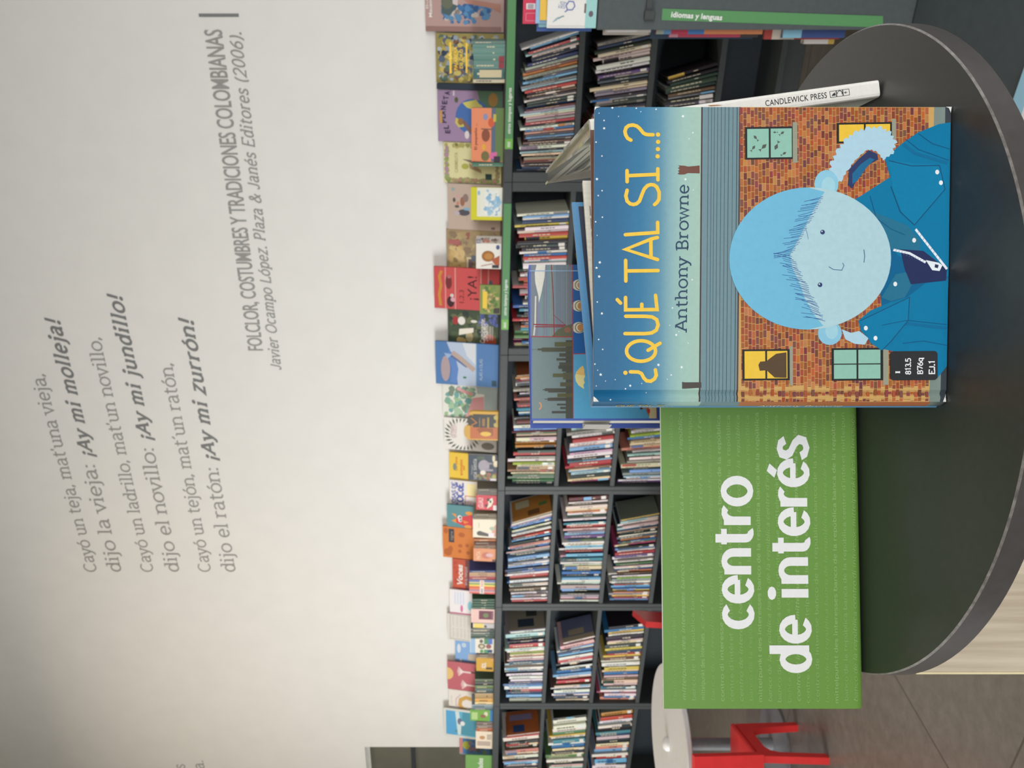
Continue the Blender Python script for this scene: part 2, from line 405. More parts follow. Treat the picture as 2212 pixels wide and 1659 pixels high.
holed_wall('wall_right','x',5.6,-3.6,1.6+1.0,-0.9,2.1,1.0,2.8)
b=B()
for (x0,x1,z0,z1) in ((-1.9,3.1,2.79,2.85),(-1.9,3.1,.95,1.01),(-1.9,-1.84,1.01,2.79),(3.04,3.1,1.01,2.79),(.57,.63,1.01,2.79)): b.box(x0,x1,-3.72,-3.66,z0,z1)
tag(b.build('window_2',M['frame']),kind='structure')
b=B()
for (y0,y1,z0,z1) in ((-.9,2.1,2.74,2.8),(-.9,2.1,1.0,1.06),(-.9,-.84,1.06,2.74),(2.04,2.1,1.06,2.74)): b.box(5.66,5.72,y0,y1,z0,z1)
tag(b.build('window_3',M['frame']),kind='structure')
b=B()
for (y0,y1,z0,z1) in ((.9,3.9,1.94,2.0),(.9,3.9,.7,.76),(.9,.96,.76,1.94),(3.84,3.9,.76,1.94),(2.37,2.43,.76,1.94)): b.box(-5.6,-5.54,y0,y1,z0,z1)
tag(b.build('added_window_4',M['frame']),kind='structure')  # unseen left window frame, added to go with the far fill light
slab('ceiling',-9,7,-4,9,ZC,ZC+.1,M['ceil'])

# ------------------------------------------------------------------ lettering on the back wall
def letter_mesh(name, polys, mat, parent, th=0.0012):
    b=B()
    for i,p in enumerate(polys): b.face([(x,-th-(i%16)*.00002,z) for x,z in p])
    return b.build(name,mat,parent)
def wall_line(parent, origin, tp, p0, p1, mat, cap_px, unit=.7, name='lettering_line', yscale=None):
    """one line between photo pixels p0 (baseline start) and p1 (baseline end)"""
    polys,w=tp
    s0,z0=onw(*p0,W_WALL); s1,z1=onw(*p1,W_WALL); z=(z0+z1)/2
    xm=(p0[0]+p1[0])/2; ym=(p0[1]+p1[1])/2
    hh=abs(onw(xm-cap_px,ym,W_WALL)[1]-onw(xm,ym,W_WALL)[1])/unit
    q=[[(s0-origin[0]+(s1-s0)*a/w, z-origin[1]+hh*c) for a,c in pl] for pl in polys]
    return letter_mesh(name,q,mat,parent)
OQ=(onw(330,1234,W_WALL)[0], onw(330,1000,W_WALL)[1])
quote=thing('wall_quote','grey serif poem lettering of six lines on the white wall, every second ending bold','lettering',wmat(OQ[0],W_WALL-.0005,OQ[1]))
SL=.24
def mixed(a,bold):
    p1,w1=stroke_text(a,.07,.095); p2,w2=stroke_text(bold,.118,.085,SL,.05)
    k=1.0; return p1,w1,p2,w2
for (a,bo,x0,x1,y1,cap) in (
    ("Cayó un teja, mat'una vieja,",None,204,100.5,806,27),
    ("dijo la vieja: ","¡Ay mi molleja!",262,128.6,689,29),
    ("Cayó un ladrillo, mat'un novillo,",None,328.3,219.5,727,27),
    ("dijo el novillo: ","¡Ay mi jundillo!",387.6,262,637,29),
    ("Cayó un tejón, mat´un ratón,",None,454,373,783,27),
    ("dijo el ratón: ","¡Ay mi zurrón!",509,416,689,29)):
    if bo is None:
        wall_line(quote,OQ,stroke_text(a,.07,.095),(x0,1236),(x1,y1),M['letter'],cap)
    else:
        p1,w1,p2,w2=mixed(a,bo); k=w1/(w1+w2)
        f=0.455 if 'vieja' in a else (0.475 if 'nov' in a else 0.44)
        ym=1236+(y1-1236)*f; xm=x0+(x1-x0)*f
        wall_line(quote,OQ,(p1,w1),(x0,1236),(xm,ym),M['letter'],cap)
        wall_line(quote,OQ,(p2,w2),(xm,ym),(x1,y1),M['letter_b'],cap,name='bold_lettering_line')
OC=(onw(560,760,W_WALL)[0], onw(560,400,W_WALL)[1])
cite=thing('wall_citation','grey source citation in capitals and italics beside the upright bar','lettering',wmat(OC[0],W_WALL-.0005,OC[1]))
wall_line(cite,OC,sans_text('FOLCLOR, COSTUMBRES Y TRADICIONES COLOMBIANAS',.01,0,1,.95),(566.4,757),(481,64),M['letter'],37,.73)
wall_line(cite,OC,stroke_text('Javier Ocampo López. Plaza & Janés Editores (2006).',.09,.085,SL,.04),(604.5,799),(523.5,67),M['letter'],24)
s0,zt=onw(430,36.5,W_WALL); s1=onw(430,29.5,W_WALL)[0]; zb=onw(516,33,W_WALL)[1]
bb=B(); bb.face([(s0,0,zb),(s1,0,zb),(s1,0,zt),(s0,0,zt)])
tag(bb.build('lettering_bar',M['letter_b'],mw=RW@Matrix.Translation((0,W_WALL-.0017,0))),'short upright grey bar on the wall after the citation','lettering')
OF=(onw(400,1659,W_WALL)[0],onw(420,1650,W_WALL)[1])
frag=thing('wall_text_end','end of another grey text on the wall, cut by the frame above the window','lettering',wmat(OF[0],W_WALL-.0005,OF[1]))
wall_line(frag,OF,stroke_text('s',.06,.07),(400,1660),(399,1650),M['letter'],24)
wall_line(frag,OF,stroke_text('a.',.06,.07),(442,1661),(438,1641),M['letter'],24)

# ------------------------------------------------------------------ wall bookcases
SB=[-5.52]+[onw(1090,y,W_FRONT)[0] for y in (1526,1312,1060,767,393.7)]+[-0.12]
TB=[.027,.027,.027,.027,.037,.045,.03]      # side board thickness at each joint
ZS=[HC-.49,HC-.815,HC-1.13,HC-1.40]          # shelf surfaces, top to base
UND=['the green sign','the pale framed sea book','the orange patched book','the sloth book','the red cat book','the purple globe book']
bookcases=[]
for i in range(6):
    a,c=SB[i]+.0008,SB[i+1]-.0008
    t=thing('bookcase','dark grey low bookcase of four compartments standing under %s'%UND[i],'bookcase',wmat(a,W_FRONT,0),'bookcases along the white wall')
    W=c-a; D=.31; tl,tr=TB[i],TB[i+1]
    def part(name,*bx):
        q=B(); q.box(*bx,bev=.0015); return q.build(name,M['shelf'],t)
    part('side_panel',0,tl,0,D,0,Z_TOP-.042); part('side_panel',W-tr,W,0,D,0,Z_TOP-.042)
    part('top_panel',0,W,-.002,D,Z_TOP-.04,Z_TOP)
    for z in ZS: part('shelf_board',tl,W-tr,.004,D-.012,z-.026,z)
    part('plinth',tl,W-tr,.02,.04,0,ZS[3]-.026)
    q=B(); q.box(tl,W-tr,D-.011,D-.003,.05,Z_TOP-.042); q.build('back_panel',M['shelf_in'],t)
    bookcases.append(t)
GR=(88,140,92); GR2=(112,172,76); WH=(236,236,232)
def strip(t, i, y0,y1,yb, tx0,tx1, code0,code1):
    """green label strip let into the front of the top panel"""
    s0=onw(1100,y1,W_FRONT)[0]-SB[i]; s1=onw(1100,y0,W_FRONT)[0]-SB[i]; sb=onw(1100,yb,W_FRONT)[0]-SB[i]
    b=B(); z0,z1=Z_TOP-.039,Z_TOP-.002; f=-.0035
    b.box(sb,s1,f,-.0022,z0,z1,GR); b.box(s0,sb,f,-.0022,z0,z1,GR2)
    for (txt,ya,yc,h) in (('otros tiempos y lugares',tx0,tx1,.016),('000',code0,code1,.014)):
        sa=onw(1100,ya,W_FRONT)[0]-SB[i]; se=onw(1100,yc,W_FRONT)[0]-SB[i]
        p,w=sans_text(txt,.012)
        for q in p: b.face([(sa+(se-sa)*x/w, f-.0006, z0+.012+h/.73*z) for x,z in q],WH)
    b.build('label_strip',M['print'],t)
strip(bookcases[5],5,-40,322,300,289,190,318,306)
strip(bookcases[4],4,440,712,690,681,604,708,696)

# ------------------------------------------------------------------ books on the shelves
PAL={'w':(226,223,214),'c':(222,205,166),'t':(190,152,122),'p':(212,170,176),'r':(186,52,52),'d':(104,36,38),'o':(205,124,58),'y':(226,194,70),
'l':(150,180,52),'g':(84,128,84),'e':(40,62,56),'k':(36,36,40),'n':(38,62,98),'b':(44,104,170),'s':(112,170,216),'q':(52,134,156),'a':(166,200,200),
'v':(104,78,128),'h':(146,146,142),'i':(78,84,96),'m':(186,74,120),'j':(206,132,106),'u':(104,76,58),'z':(170,162,142)}
PAL={k:tuple(c*.86+(sum(v)/3)*.14 for c in v) for k,v in PAL.items()}
CN={'w':'white','c':'cream','t':'tan','p':'pink','r':'red','d':'maroon','o':'orange','y':'yellow','l':'lime','g':'green','e':'dark green','k':'black',
'n':'navy','b':'blue','s':'sky blue','q':'teal','a':'pale aqua','v':'violet','h':'grey','i':'slate','m':'magenta','j':'salmon','u':'brown','z':'grey-beige'}
def vary(c,k=10): return tuple(max(0,min(255,v+random.uniform(-k,k))) for v in c)
def shelf_book_geo(b, T, D, H, col, band=None, lab=False, cover=None, P=lambda p:p):
    """upright book: spine towards -y, thickness along x; boards, rounded spine, recessed pages"""
    e=.0022 if T>.008 else T*.22; cov=cover or tuple(v*.93 for v in col)
    def bx(x0,x1,y0,y1,z0,z1,c):
        p=[P((x,y,z)) for z in (z0,z1) for y in (y0,y1) for x in (x0,x1)]
        b.faces(p,((0,2,3,1),(4,5,7,6),(0,1,5,4),(2,6,7,3),(0,4,6,2),(1,3,7,5)),c)
    bx(0,e,.002,D,0,H,cov); bx(T-e,T,.002,D,0,H,cov)
    bx(e,T-e,.004,D-.005,.003,H-.004,(222,214,196))
    prof=[(0,.002),(T*.2,.0004),(T*.5,-.0006),(T*.8,.0004),(T,.002),(T-e,.004),(e,.004)]
    p=[P((x,y,0)) for x,y in prof]+[P((x,y,H)) for x,y in prof]; n=7
    b.faces(p,[tuple(range(n)),tuple(range(2*n-1,n-1,-1))]+[(i,(i+1)%n,n+(i+1)%n,n+i) for i in range(n)],col)
    def dec(x0,x1,z0,z1,c): b.face([P((x,-.0011,z)) for x,z in ((x0,z0),(x1,z0),(x1,z1),(x0,z1))],c)
    if band:
        k=random.random()
        if k<.45: dec(T*.06,T*.94,H*.66,H*.98,band)
        elif k<.75: dec(T*.06,T*.94,H*.03,H*.3,band)
        else: dec(T*.06,T*.94,H*.42,H*.62,band)
    lum=sum(col)/3; ink=(40,40,48) if lum>120 else (214,204,176)
    z=H*random.uniform(.3,.42)
    while T>.006 and z<H*.88:                       # a title too small to read, word by word
        l=H*random.uniform(.04,.1); dec(T*.38,T*.6,z,min(z+l,H*.9),ink); z+=l+H*.018
        if random.random()<.15: break
    if lab: dec(T*.08,T*.92,H*.05,H*.17,(228,224,214))
N_IND=[0]
stuffB=B()
def row(unit, shelf, under, a_r, a_l, y_right, data, stuff=False, gap=.003, y_left=None):
    """one compartment; data lists the books in the order of the photo from its top edge down: colour letters, thickness, height"""
    tok=re.findall(r'([a-z]+)(\d)(\d)',data)[::-1]          # placed from the left end
    s_l=SB[unit]+TB[unit]+gap; zb=ZS[shelf]+.0006
    if y_left is not None: s_l=onw(1015+(HC-zb)*380,y_left,W_FRONT)[0]
    ypx=y_right; s_r=onw(1015+FPX*(HC-zb)/4.3,ypx,W_FRONT)[0]
    rnd=random.Random(unit*10+shelf)
    n=len(tok); raw=[(.0048+.0042*int(t))*rnd.uniform(.85,1.15) for _,t,_ in tok]
    H=[.152+.0128*int(h)+rnd.uniform(-.004,.004) for _,_,h in tok]
    A=[math.radians(a_l+(a_r-a_l)*((k+1)/n)**1.2) for k in range(n)]
    def lay(sc_):
        x=s_l; xs=[]; pa=None
        for k in range(n):
            T=raw[k]*sc_; a=A[k]
            if k==0: x=s_l+H[0]*math.sin(a)*.0 + (H[0]*math.tan(a))
            else:
                hc=min(H[k-1]*math.cos(A[k-1]),H[k]*math.cos(a))
                x=xs[-1]+raw[k-1]*sc_/math.cos(A[k-1])+hc*(math.tan(a)-math.tan(A[k-1]))+.0006
            xs.append(x)
        return xs, xs[-1]+raw[-1]*sc_*math.cos(A[-1])
    lo,hi=.2,3.0
    for _ in range(40):
        mid=(lo+hi)/2
        if lay(mid)[1]>s_r: hi=mid
        else: lo=mid
    xs,_=lay(lo)
    ps={0:'upper',1:'middle',2:'lower',3:'bottom'}[shelf]
    for k in range(n):
        T=raw[k]*lo; c=tok[k][0]; col=vary(PAL[c[0]]); D=rnd.uniform(.17,.235); push=.012+rnd.uniform(0,.022)
        mw=wmat(xs[k],W_FRONT+push,zb)@Matrix.Rotation(-A[k],4,'Y')
        band=vary(PAL[c[1]]) if len(c)>1 else (vary(PAL[rnd.choice('wkcsbrhe')]) if rnd.random()<.22 else None)
        cover=PAL['zxkudhe'[0]] if False else None
        random.seed(unit*1000+shelf*100+k)
        if rnd.random()<.3 and k<n-1: cover=vary(PAL[rnd.choice('hzkdnuek')])
        if k==n-1 and c in 'yo': cover=(112,118,104)
        if stuff:
            shelf_book_geo(stuffB,T,D,H[k],col,band,rnd.random()<.25,cover,P=lambda p:(mw@Vector(p)))
        else:
            q=B(); shelf_book_geo(q,T,D,H[k],col,band,rnd.random()<.25,cover)
            o=q.build('book',M['print'],mw=mw); N_IND[0]+=1
            size='thin' if T<.011 else ('thick' if T>.02 else 'slim')
            o_n=n-k; suf='th' if 10<=o_n%100<=20 else {1:'st',2:'nd',3:'rd'}.get(o_n%10,'th')
            tag(o,"%s %s book, %d%s from photo's top, %s shelf below %s"%(size,CN[c[0]],o_n,suf,ps,under),'book','books on the %s shelf below %s'%(ps,under))
row(5,0,UND[5],17,1,66,"w19s26k16r26a17p25k25i25n36z27u27o38h28i27s28k17h28a28r37k26u26k25w27e26k36b16d16h27a28c27p26h26r26k27wo28b26t26i26s16v16h15u27k37w38i18a28c27u15h16t16d16t16k26p17n37i19")
row(5,1,UND[5],12,2,70,"h27n27k38c27p28wk35w37w27i16v26z16i26k25c39c17h27k26h18k26z26k25z25k37t27u28mp39p27h17k27s28k17t28r17k27a27w27i27z26u27e26k27h26")
row(5,2,UND[5],16,4,136,"ky36k26e25e36e36u25h15kw36iw36kw36nw36e35",y_left=262)
row(4,0,UND[4],4,0,458,"w28s16w26n36y29w35p28r37yk35k38ek38k36w27b25r35w15a15w55e17d26w26u37o25r25r29r14h46r26w24k45w25b29q36k44i37r29k25v24o25q35g38g38d38b25m38")
row(3,0,UND[3],5,0,812,"o27w15r26w37k35z28k25w35k36j27d25d36k36q26s25w15s35k17w17d46k26w37s37d28g26c26p46u26o26o26k46i45r57z36w39lw37c25t45t29c28g37h19g39g27e37")
row(3,1,UND[3],11,6,800,"h26b27r26c27k26w27y26z27k27s26y28c27w37t26k36k27b36s36a37h29w27p26r36w27p27s47p27w38k26s18r47r29c17s27a26k46c27m36")
row(3,2,UND[3],9,1,905,"c37w37t38u16h35w35l36b37u35t35c25t25j39w14e36a26e26w45z26d26c38c28e17s44h37a27w35w29d16v39")
row(2,0,UND[2],19,2,1112,"w18p18b28s27c27k26w27c16r26n17s27k36j38w28i27p19h27k36s48e25h16w28s28n39b28w28j29r47w37b28c27w27u37k16w26h26k16w16r26")
ROWS_STUFF=[
(4,1,UND[4],9,1,500,"h26b27r26c27k26w27y26z27k27s26y28c27w37t26k36k27b36s36a37h29w27p26r36w27p27s47p27w38k26s18r47c17s27a26k46c27m36"),
(4,2,UND[4],8,1,500,"c37w37t38u16h35w35l36b37u35t35c25t25j39w14e36a26e26w45z26d26c38c28e17s44h37a27w35w29d16v39"),
(2,1,UND[2],5,0,1075,"d46w16e26w27c27o36w26e36w18b27q28w16r46p28h26s27v37v17g15w28t16w27s26w29r26s36p18q37h26w28w16c46w17k25b37k26s37w27a27w19z47s17k37e27h37p37w27"),
(2,2,UND[2],13,0,1112,"y16v26a26w27p35a27n27t17e36w16i37o15b26g25m28k36s27w16r37v37w38h15w37g26p27w26n26o25u15w19w27l15h47w18w27t16s27b26y26j26h38y26d26m25s27"),
(1,0,UND[1],7,1,1365,"w26v16a48e26k26v27r56a28w27l16c26j15w26p17n36a28t26w28b36h28w27k15w36w25i26b39s16w48r35n26s37e15h45"),
(1,1,UND[1],17,1,1385,"p46d16s26w17n37s26w36r36w25k27w25e36b36s38w26u25r36h26c27w19e26w47b27w28n37c16"),
(1,2,UND[1],9,0,1352,"k26b28y26w16k47p16c36e37y27n36r35y27u36w18w38k16y46c27b26p16u36c37p26e16q37w27m19w25b35j37"),
(0,0,UND[0],9,2,1592,"r16w48k36r26k26j37c16u16w38k37p18s27n27w26k26c27r36b27w26h27o36s26k27"),
(0,1,UND[0],10,2,1552,"k26w46w46w36g36y18w27q36w28b36c26k36c26g39w29k47p26a27k26a46a36t27b26w27k27"),
(0,2,UND[0],10,2,1540,"o35r35w26q26w26k46q27n26p26k36c26j36s37w28r45s46e26w37c26s36k26b27w27r26")]
for a in ROWS_STUFF: row(*a,stuff=True)
tag(stuffB.build('shelved_books',M['print']),"rows of small coloured book spines filling the farther bookcases near the photo's bottom edge",'books',kind='stuff')
# books whose covers show at the open ends of the rows
def lean_book(x,y,shelf,T,H,D,ang,col,cover,label,decs=()):
    zb=ZS[shelf]+.0006; s=onw(1015+FPX*(HC-zb)/4.3,y,W_FRONT)[0]
    q=B(); shelf_book_geo(q,T,D,H,col,None,False,cover)
    for (y0,z0,y1,z1,c) in decs: q.face([(T+.0006,D*y0,H*z0),(T+.0006,D*y1,H*z0),(T+.0006,D*y1,H*z1),(T+.0006,D*y0,H*z1)],c)
    o=q.build('book',M['print'],mw=wmat(s,W_FRONT+.015,zb)@Matrix.Rotation(-math.radians(ang),4,'Y'))
    return tag(o,label,'book')
lean_book(0,1109.5,0,.006,.245,.2,19.5,(226,210,180),(190,128,62),'ochre-covered book leaning at the end of upper shelf below the orange patched book',((.1,.3,.35,.6,(120,84,48)),(.45,.1,.6,.3,(80,130,70)),(.55,.55,.9,.9,(200,190,150))))
lean_book(0,1362.5,0,.008,.235,.2,7.5,(150,140,170),(140,132,118),'grey-covered book at the open end of the upper shelf below the pale framed sea book',((.15,.3,.5,.75,(48,60,74)),(.6,.2,.95,.5,(60,66,60))))
lean_book(0,1380,1,.012,.21,.2,17.5,(232,214,206),(98,104,130),'slate blue covered book leaning on the middle shelf below the pale framed sea book',((.0,.0,.2,1,(150,142,120)),(.25,.3,.5,.8,(150,140,120))))
lean_book(0,1587,0,.008,.23,.2,9.5,(226,200,190),(172,96,52),'orange-covered book with a blue label on the upper shelf below the green sign',((.1,.45,.4,.8,(48,72,120)),(.6,.2,.85,.9,(140,130,160))))
lean_book(0,809,0,.008,.235,.2,5.5,(190,160,130),(140,80,48),'brown-covered book at the open end of the upper shelf below the sloth book')

# ------------------------------------------------------------------ books shown face out on top of the bookcases
def px_base(y, w):
    """photo column of the bookcase top surface at distance w"""
    x=1080.0
    for _ in range(8):
        z=onw(x,y,w)[1]; x+= (z-Z_TOP)*FPX/4.6
    return x
NF=[0]
def face_book(name,label,yr,yl,xt,col,art=None,w=4.2,lean=9,T=.011,spine=None,group=None,roll=0,zb=None,edge=None,mat='gloss'):
    """book standing with its front cover to the room; art(A) draws on it in photo pixels"""
    z0=Z_TOP+.0006 if zb is None else zb
    xb=px_base((yr+yl)/2,w) if zb is None else None
    if xb is None:
        xb=1015+FPX*(HC-z0)/ (w/(((1659-(yr+yl)/2-CY)/FPX)*ST+CT))
    s0=onw((xt+xb)/2,yl,w)[0]; s1=onw((xt+xb)/2,yr,w)[0]; W=s1-s0
    if w>=4.15:            # the back row leans on the wall
        off=4.22-w
        for _ in range(3):
            hh=onw(xt,(yr+yl)/2,w+.04)[1]-z0
            w=W_WALL-.006-off-NF[0]%2*.0135-hh*math.sin(math.radians(lean))-T*1.05
            xb=px_base((yr+yl)/2,w)
        NF[0]+=1; s0=onw((xt+xb)/2,yl,w+.02)[0]; s1=onw((xt+xb)/2,yr,w+.02)[0]; W=s1-s0
    wt=w+.5*math.sin(math.radians(lean))*.3
    H=(onw(xt,(yr+yl)/2,wt)[1]-z0)/math.cos(math.radians(lean))
    W-=.003; s0+=.0015
    z0+=T*math.sin(math.radians(lean))+.0004
    mw=wmat(s0,w,z0)@Matrix.Rotation(-math.radians(lean),4,'X')@Matrix.Rotation(math.radians(roll),4,'Y')
    t=thing(name,label,'book',mw,group)
    b=B(); e=.0025; sc_=spine or tuple(v*.85 for v in col)
    b.box(0,W,0,e,0,H,col); b.box(0,W,T-e,T,0,H,sc_); b.box(0,.004,e,T-e,0,H,sc_)
    if art:
        A=Art(b,(0,0,0),(1,0,0),(0,0,1),lambda x,y:(min(W,max(0,(yl-y)/(yl-yr)*W)),min(H,max(0,(xb-x)/(xb-xt)*H))),eps=.00035)
        A.x0=xt;A.x1=xb;A.yr=yr;A.yl=yl
        art(A)
    b.build('cover',M[mat],t)
    q=B(); q.box(.004,W-.004,e,T-e,.004,H-.004); q.build('page_block',M['page'],t)
    return t
def spine_book(y0,y1,xt,col,label,w=4.1,D=.1,band=None,group=None,blab=None):
    """small book standing spine out in front of the others"""
    z0=Z_TOP+.0006; xb=px_base((y0+y1)/2,w)
    s0=onw((xt+xb)/2,y1,w)[0]; s1=onw((xt+xb)/2,y0,w)[0]; H=onw(xt,(y0+y1)/2,w)[1]-z0
    q=B(); T=s1-s0-.0006; random.seed(int(y0*10))
    shelf_book_geo(q,T,D,H,col,None,False)
    if blab: q.face([(T*.12,-.0016,H*blab[0]),(T*.88,-.0016,H*blab[0]),(T*.88,-.0016,H*blab[1]),(T*.12,-.0016,H*blab[1])],blab[2])
    if band: q.face([(T*.05,-.0014,H*.03),(T*.95,-.0014,H*.03),(T*.95,-.0014,H*.2),(T*.05,-.0014,H*.2)],band)
    return tag(q.build('small_book',M['print'],mw=wmat(s0,w,z0)),label,'book',group)

def scatter(A,x0,x1,y0,y1,n,cols,r0,r1,seed,k0=1):
    R=random.Random(seed)
    for i in range(int(n*1.7)):
        r=R.uniform(r0,r1)*1.15; A.L(k0+i%4*.25); x=R.uniform(x0+r,x1-r); y=R.uniform(y0+r,y1-r)
        m=R.randint(5,8); a=R.random()*6
        A.poly([(x+r*R.uniform(.6,1.1)*math.cos(a+2*PI*j/m),y+r*R.uniform(.6,1.1)*math.sin(a+2*PI*j/m)) for j in range(m)],R.choice(cols))
T_=lambda s,b=.01,sl=0,sx=1: sans_text(s,b,sl,sx)
SE=lambda s,th=.07,sl=0: stroke_text(s,th,.07,sl)

def a_flower(A):
    A.rect(919,58,1086,70,(150,118,112))
    A.L(1); scatter(A,950,1068,2,56,46,[(72,118,168),(88,136,184),(64,100,150),(96,140,176),(196,186,178)],4,9,3)
    A.L(2.5); A.poly([(955,0),(985,-6),(990,14),(972,34),(955,28)],(84,100,100)); A.ell(968,8,12,11,(108,112,96)); A.poly([(978,-12),(992,-12),(990,12),(980,8)],(206,196,192))
    A.poly([(1000,-4),(1084,8),(1084,27),(1060,16),(1015,8)],(176,130,116))
    A.L(3); A.text(T_('Mauson',.02),934,38,-6,7,(232,228,222)); A.text(T_('Bu',.01),926,19,0,5,(222,216,210))
face_book('picture_book','pinkish brown hardback with blue flowers at the photo\'s top edge',-45,70,919,(182,152,146),a_flower,w=4.21,T=.02)
def a_paj(A):
    scatter(A,943,1090,73,181,190,[(178,160,84),(150,140,80),(92,102,118),(58,68,92),(196,178,104),(146,158,168),(120,92,72),(88,110,96),(172,182,186)],4,9,11)
    A.L(2.5); G1=(250,206,84)
    A.line([(974,160),(974,91)],2.2,G1); A.line([(1009,158),(1009,92)],1.8,G1)
    A.L(3); A.text(T_('LA',.02),977,128,114,8,(252,226,128)); A.text(T_('PAJARERA',.02),989,152,100,7,G1); A.text(T_('DE ORO',.02),1001,148,106,7,G1)
face_book('picture_book','mosaic-patterned book with gold lettering behind a row of teal spines',72,181,942,(150,138,86),a_paj)
tl='teal small book spine before the gold-lettered mosaic book, '
for k,(y0,y1,c,x) in enumerate(((88,95,(88,118,108),1018),(95,107,(92,134,122),1021),(107,121,(96,138,126),1022),(121,135,(86,128,116),1023),(135,148,(90,132,122),1023),(148,170,(58,104,104),1022),(171,179,(196,186,158),1022))):
    lb=['dull green thin book at the upper end of the teal spines',tl+'second in the row',tl+'third in the row',tl+'fourth in the row',tl+'fifth in the row','wide dark teal book with a long cream label in the teal row','cream thin book at the lower end of the teal row'][k]
    spine_book(y0,y1,x,c,lb,group='teal spines before the mosaic book',blab=(.1,.8,(206,192,156)) if k==5 else None,band=(150,60,70) if k in(3,4) else None)
face_book('hardback_book','dark navy book standing edge out between the mosaic book and the purple globe book',181,195,945,(52,60,72),w=4.19,T=.03)
def a_planet(A):
    A.poly([(1032,195),(1086,195),(1086,307),(1060,307),(1040,230)],(92,120,98))
    A.L(1); A.ell(1022,252,37,39,(76,110,168)); A.L(2)
    A.poly([(1000,222),(1030,214),(1042,232),(1030,238),(1010,232)],(200,190,104)); A.poly([(986,254),(1000,262),(1004,274),(992,276),(984,266)],(196,186,100)); A.ell(1032,232,12,9,(204,192,108)); A.ell(996,263,6,8,(150,112,72))
    A.line([(1002,262),(1020,286)],4,(130,98,92)); A.ell(1010,292,5,9,(216,208,206)); A.ell(1066,214,10,15,(160,124,72)); A.ell(987,216,4,6,(90,96,70))
    for (ch,y,x,r) in zip('EL PLANETA',(290,280,275,267,257,249,238,226,216,206),(973,970,968,965,963,963,964,967,970,973),range(10)):
        if ch!=' ': A.L(3).text(T_(ch,.03),x,y,y-8,11,(58,52,72))
    A.rect(950,240,956,267,(190,150,92)); A.rect(980,196,983,207,(210,200,208))
face_book('picture_book','purple picture book with a blue and yellow globe on its cover',195,308,946,(156,132,162),a_planet)
def a_orange(A):
    A.rect(1068,233,1088,350,(104,128,82)); A.L(1); A.rect(1062,233,1071,350,(96,110,130))
    A.L(2); A.ell(1050,292,9,14,(142,86,70)); A.ell(1049,318+20,9,11,(120,112,76)); A.poly([(1061,330),(1075,328),(1074,346),(1058,342)],(206,112,160))
    A.ell(1049,252,5,7,(140,146,180)); A.ell(1062,264,7,10,(206,100,70)); A.ell(1046,318,4,7,(222,170,70)); A.rect(1066,246,1072,262,(196,180,90)); A.line([(1040,278),(1066,279)],1,(120,96,80))
    A.L(3); A.text(T_('El pequeño ...',.005),1031,324,266,6,(124,64,56)); A.rect(1068,338,1082,352,(66,62,70))
face_book('small_picture_book','small orange landscape book with a green foot and spine before the purple globe book',233,351,1019,(226,142,106),a_orange,w=4.1,lean=4,spine=(66,112,88))
spine_book(351.5,360,1020,(62,110,86),'thin dark green book edge beside the small orange landscape book',w=4.1)
def a_carm(A):
    scatter(A,959,1082,309,320,22,[(170,164,100),(190,176,120),(150,150,90)],3,7,5); scatter(A,959,1082,384,397,26,[(166,150,110),(140,150,96),(176,130,120)],3,7,6)
    scatter(A,959,972,312,395,18,[(150,160,110),(170,140,150),(146,156,90)],3,6,8); scatter(A,1070,1082,312,395,12,[(166,150,110),(160,140,120)],3,6,9)
    A.L(2.5); A.text(T_('CARMELITA',.005),990,374,330,7,(170,162,112)); A.poly([(999,344),(1022,346),(1036,362),(1020,352)],(120,108,104)); A.ell(1006,360,8,6,(172,168,84)); A.poly([(1014,352),(1040,366),(1042,374),(1016,364)],(168,140,104))
    A.rect(1050,375,1064,388,(60,78,76))
face_book('picture_book','pale yellow book with a floral border beside the purple globe book',308,397,959,(214,208,158),a_carm)
def a_taupe(A):
    for (x,y,rx,ry,c) in ((980,410,4,4,(150,164,164)),(982,433,3,5,(90,84,80)),(990,440,3,4,(196,130,110)),(1000,436,5,10,(150,104,88)),(1007,428,6,9,(140,120,112)),(1003,460,13,7,(86,84,92)),(1009,452,7,3,(130,170,196)),(988,447,5,3,(100,92,92)),(988,462,6,5,(186,174,180)),(1028,466,8,12,(150,134,124)),(990,425,4,5,(196,160,160))):
        A.L(1+(x%3)*.4).ell(x,y,rx,ry,c)
    A.L(3).text(T_('...',.01),1010,478,470,5,(150,134,124)); A.rect(1063,490,1071,495,(130,110,104))
face_book('picture_book','taupe collage picture book behind the small lime and white book',398,498,968,(188,168,154),a_taupe)
def a_lime(A):
    A.rect(1031,405,1087,469,(226,226,212)); A.L(1.5); scatter(A,1044,1086,407,468,46,[(140,182,210),(160,194,216),(226,230,226),(232,232,224)],3,6,21); A.L(3).ell(1035,417,3,5,(150,184,206)); A.text(T_('..........',.01),1036,464,428,3,(170,176,178))
face_book('small_picture_book','small book with a lime frame and blue scale pattern on white',405,477,1018,(206,202,58),a_lime,w=4.1,lean=4)
def a_mosaic(A):
    scatter(A,967,1082,496,588,60,[(150,134,104),(168,148,110),(140,120,98),(176,156,114),(150,100,90)],4,10,31)
    scatter(A,968,1008,530,586,60,[(196,166,114),(188,158,104),(202,176,126)],4,9,32,2)
    A.L(3.5); A.rect(969,519,994,529,(170,104,100)); A.rect(1009,556,1022,585,(206,190,150)); A.rect(1013,560,1022,580,(116,96,96)); A.rect(1019,552,1028,564,(92,104,118))
face_book('picture_book','brown and tan mosaic patterned book behind the small lion book',497,589,965,(160,140,108),a_mosaic)
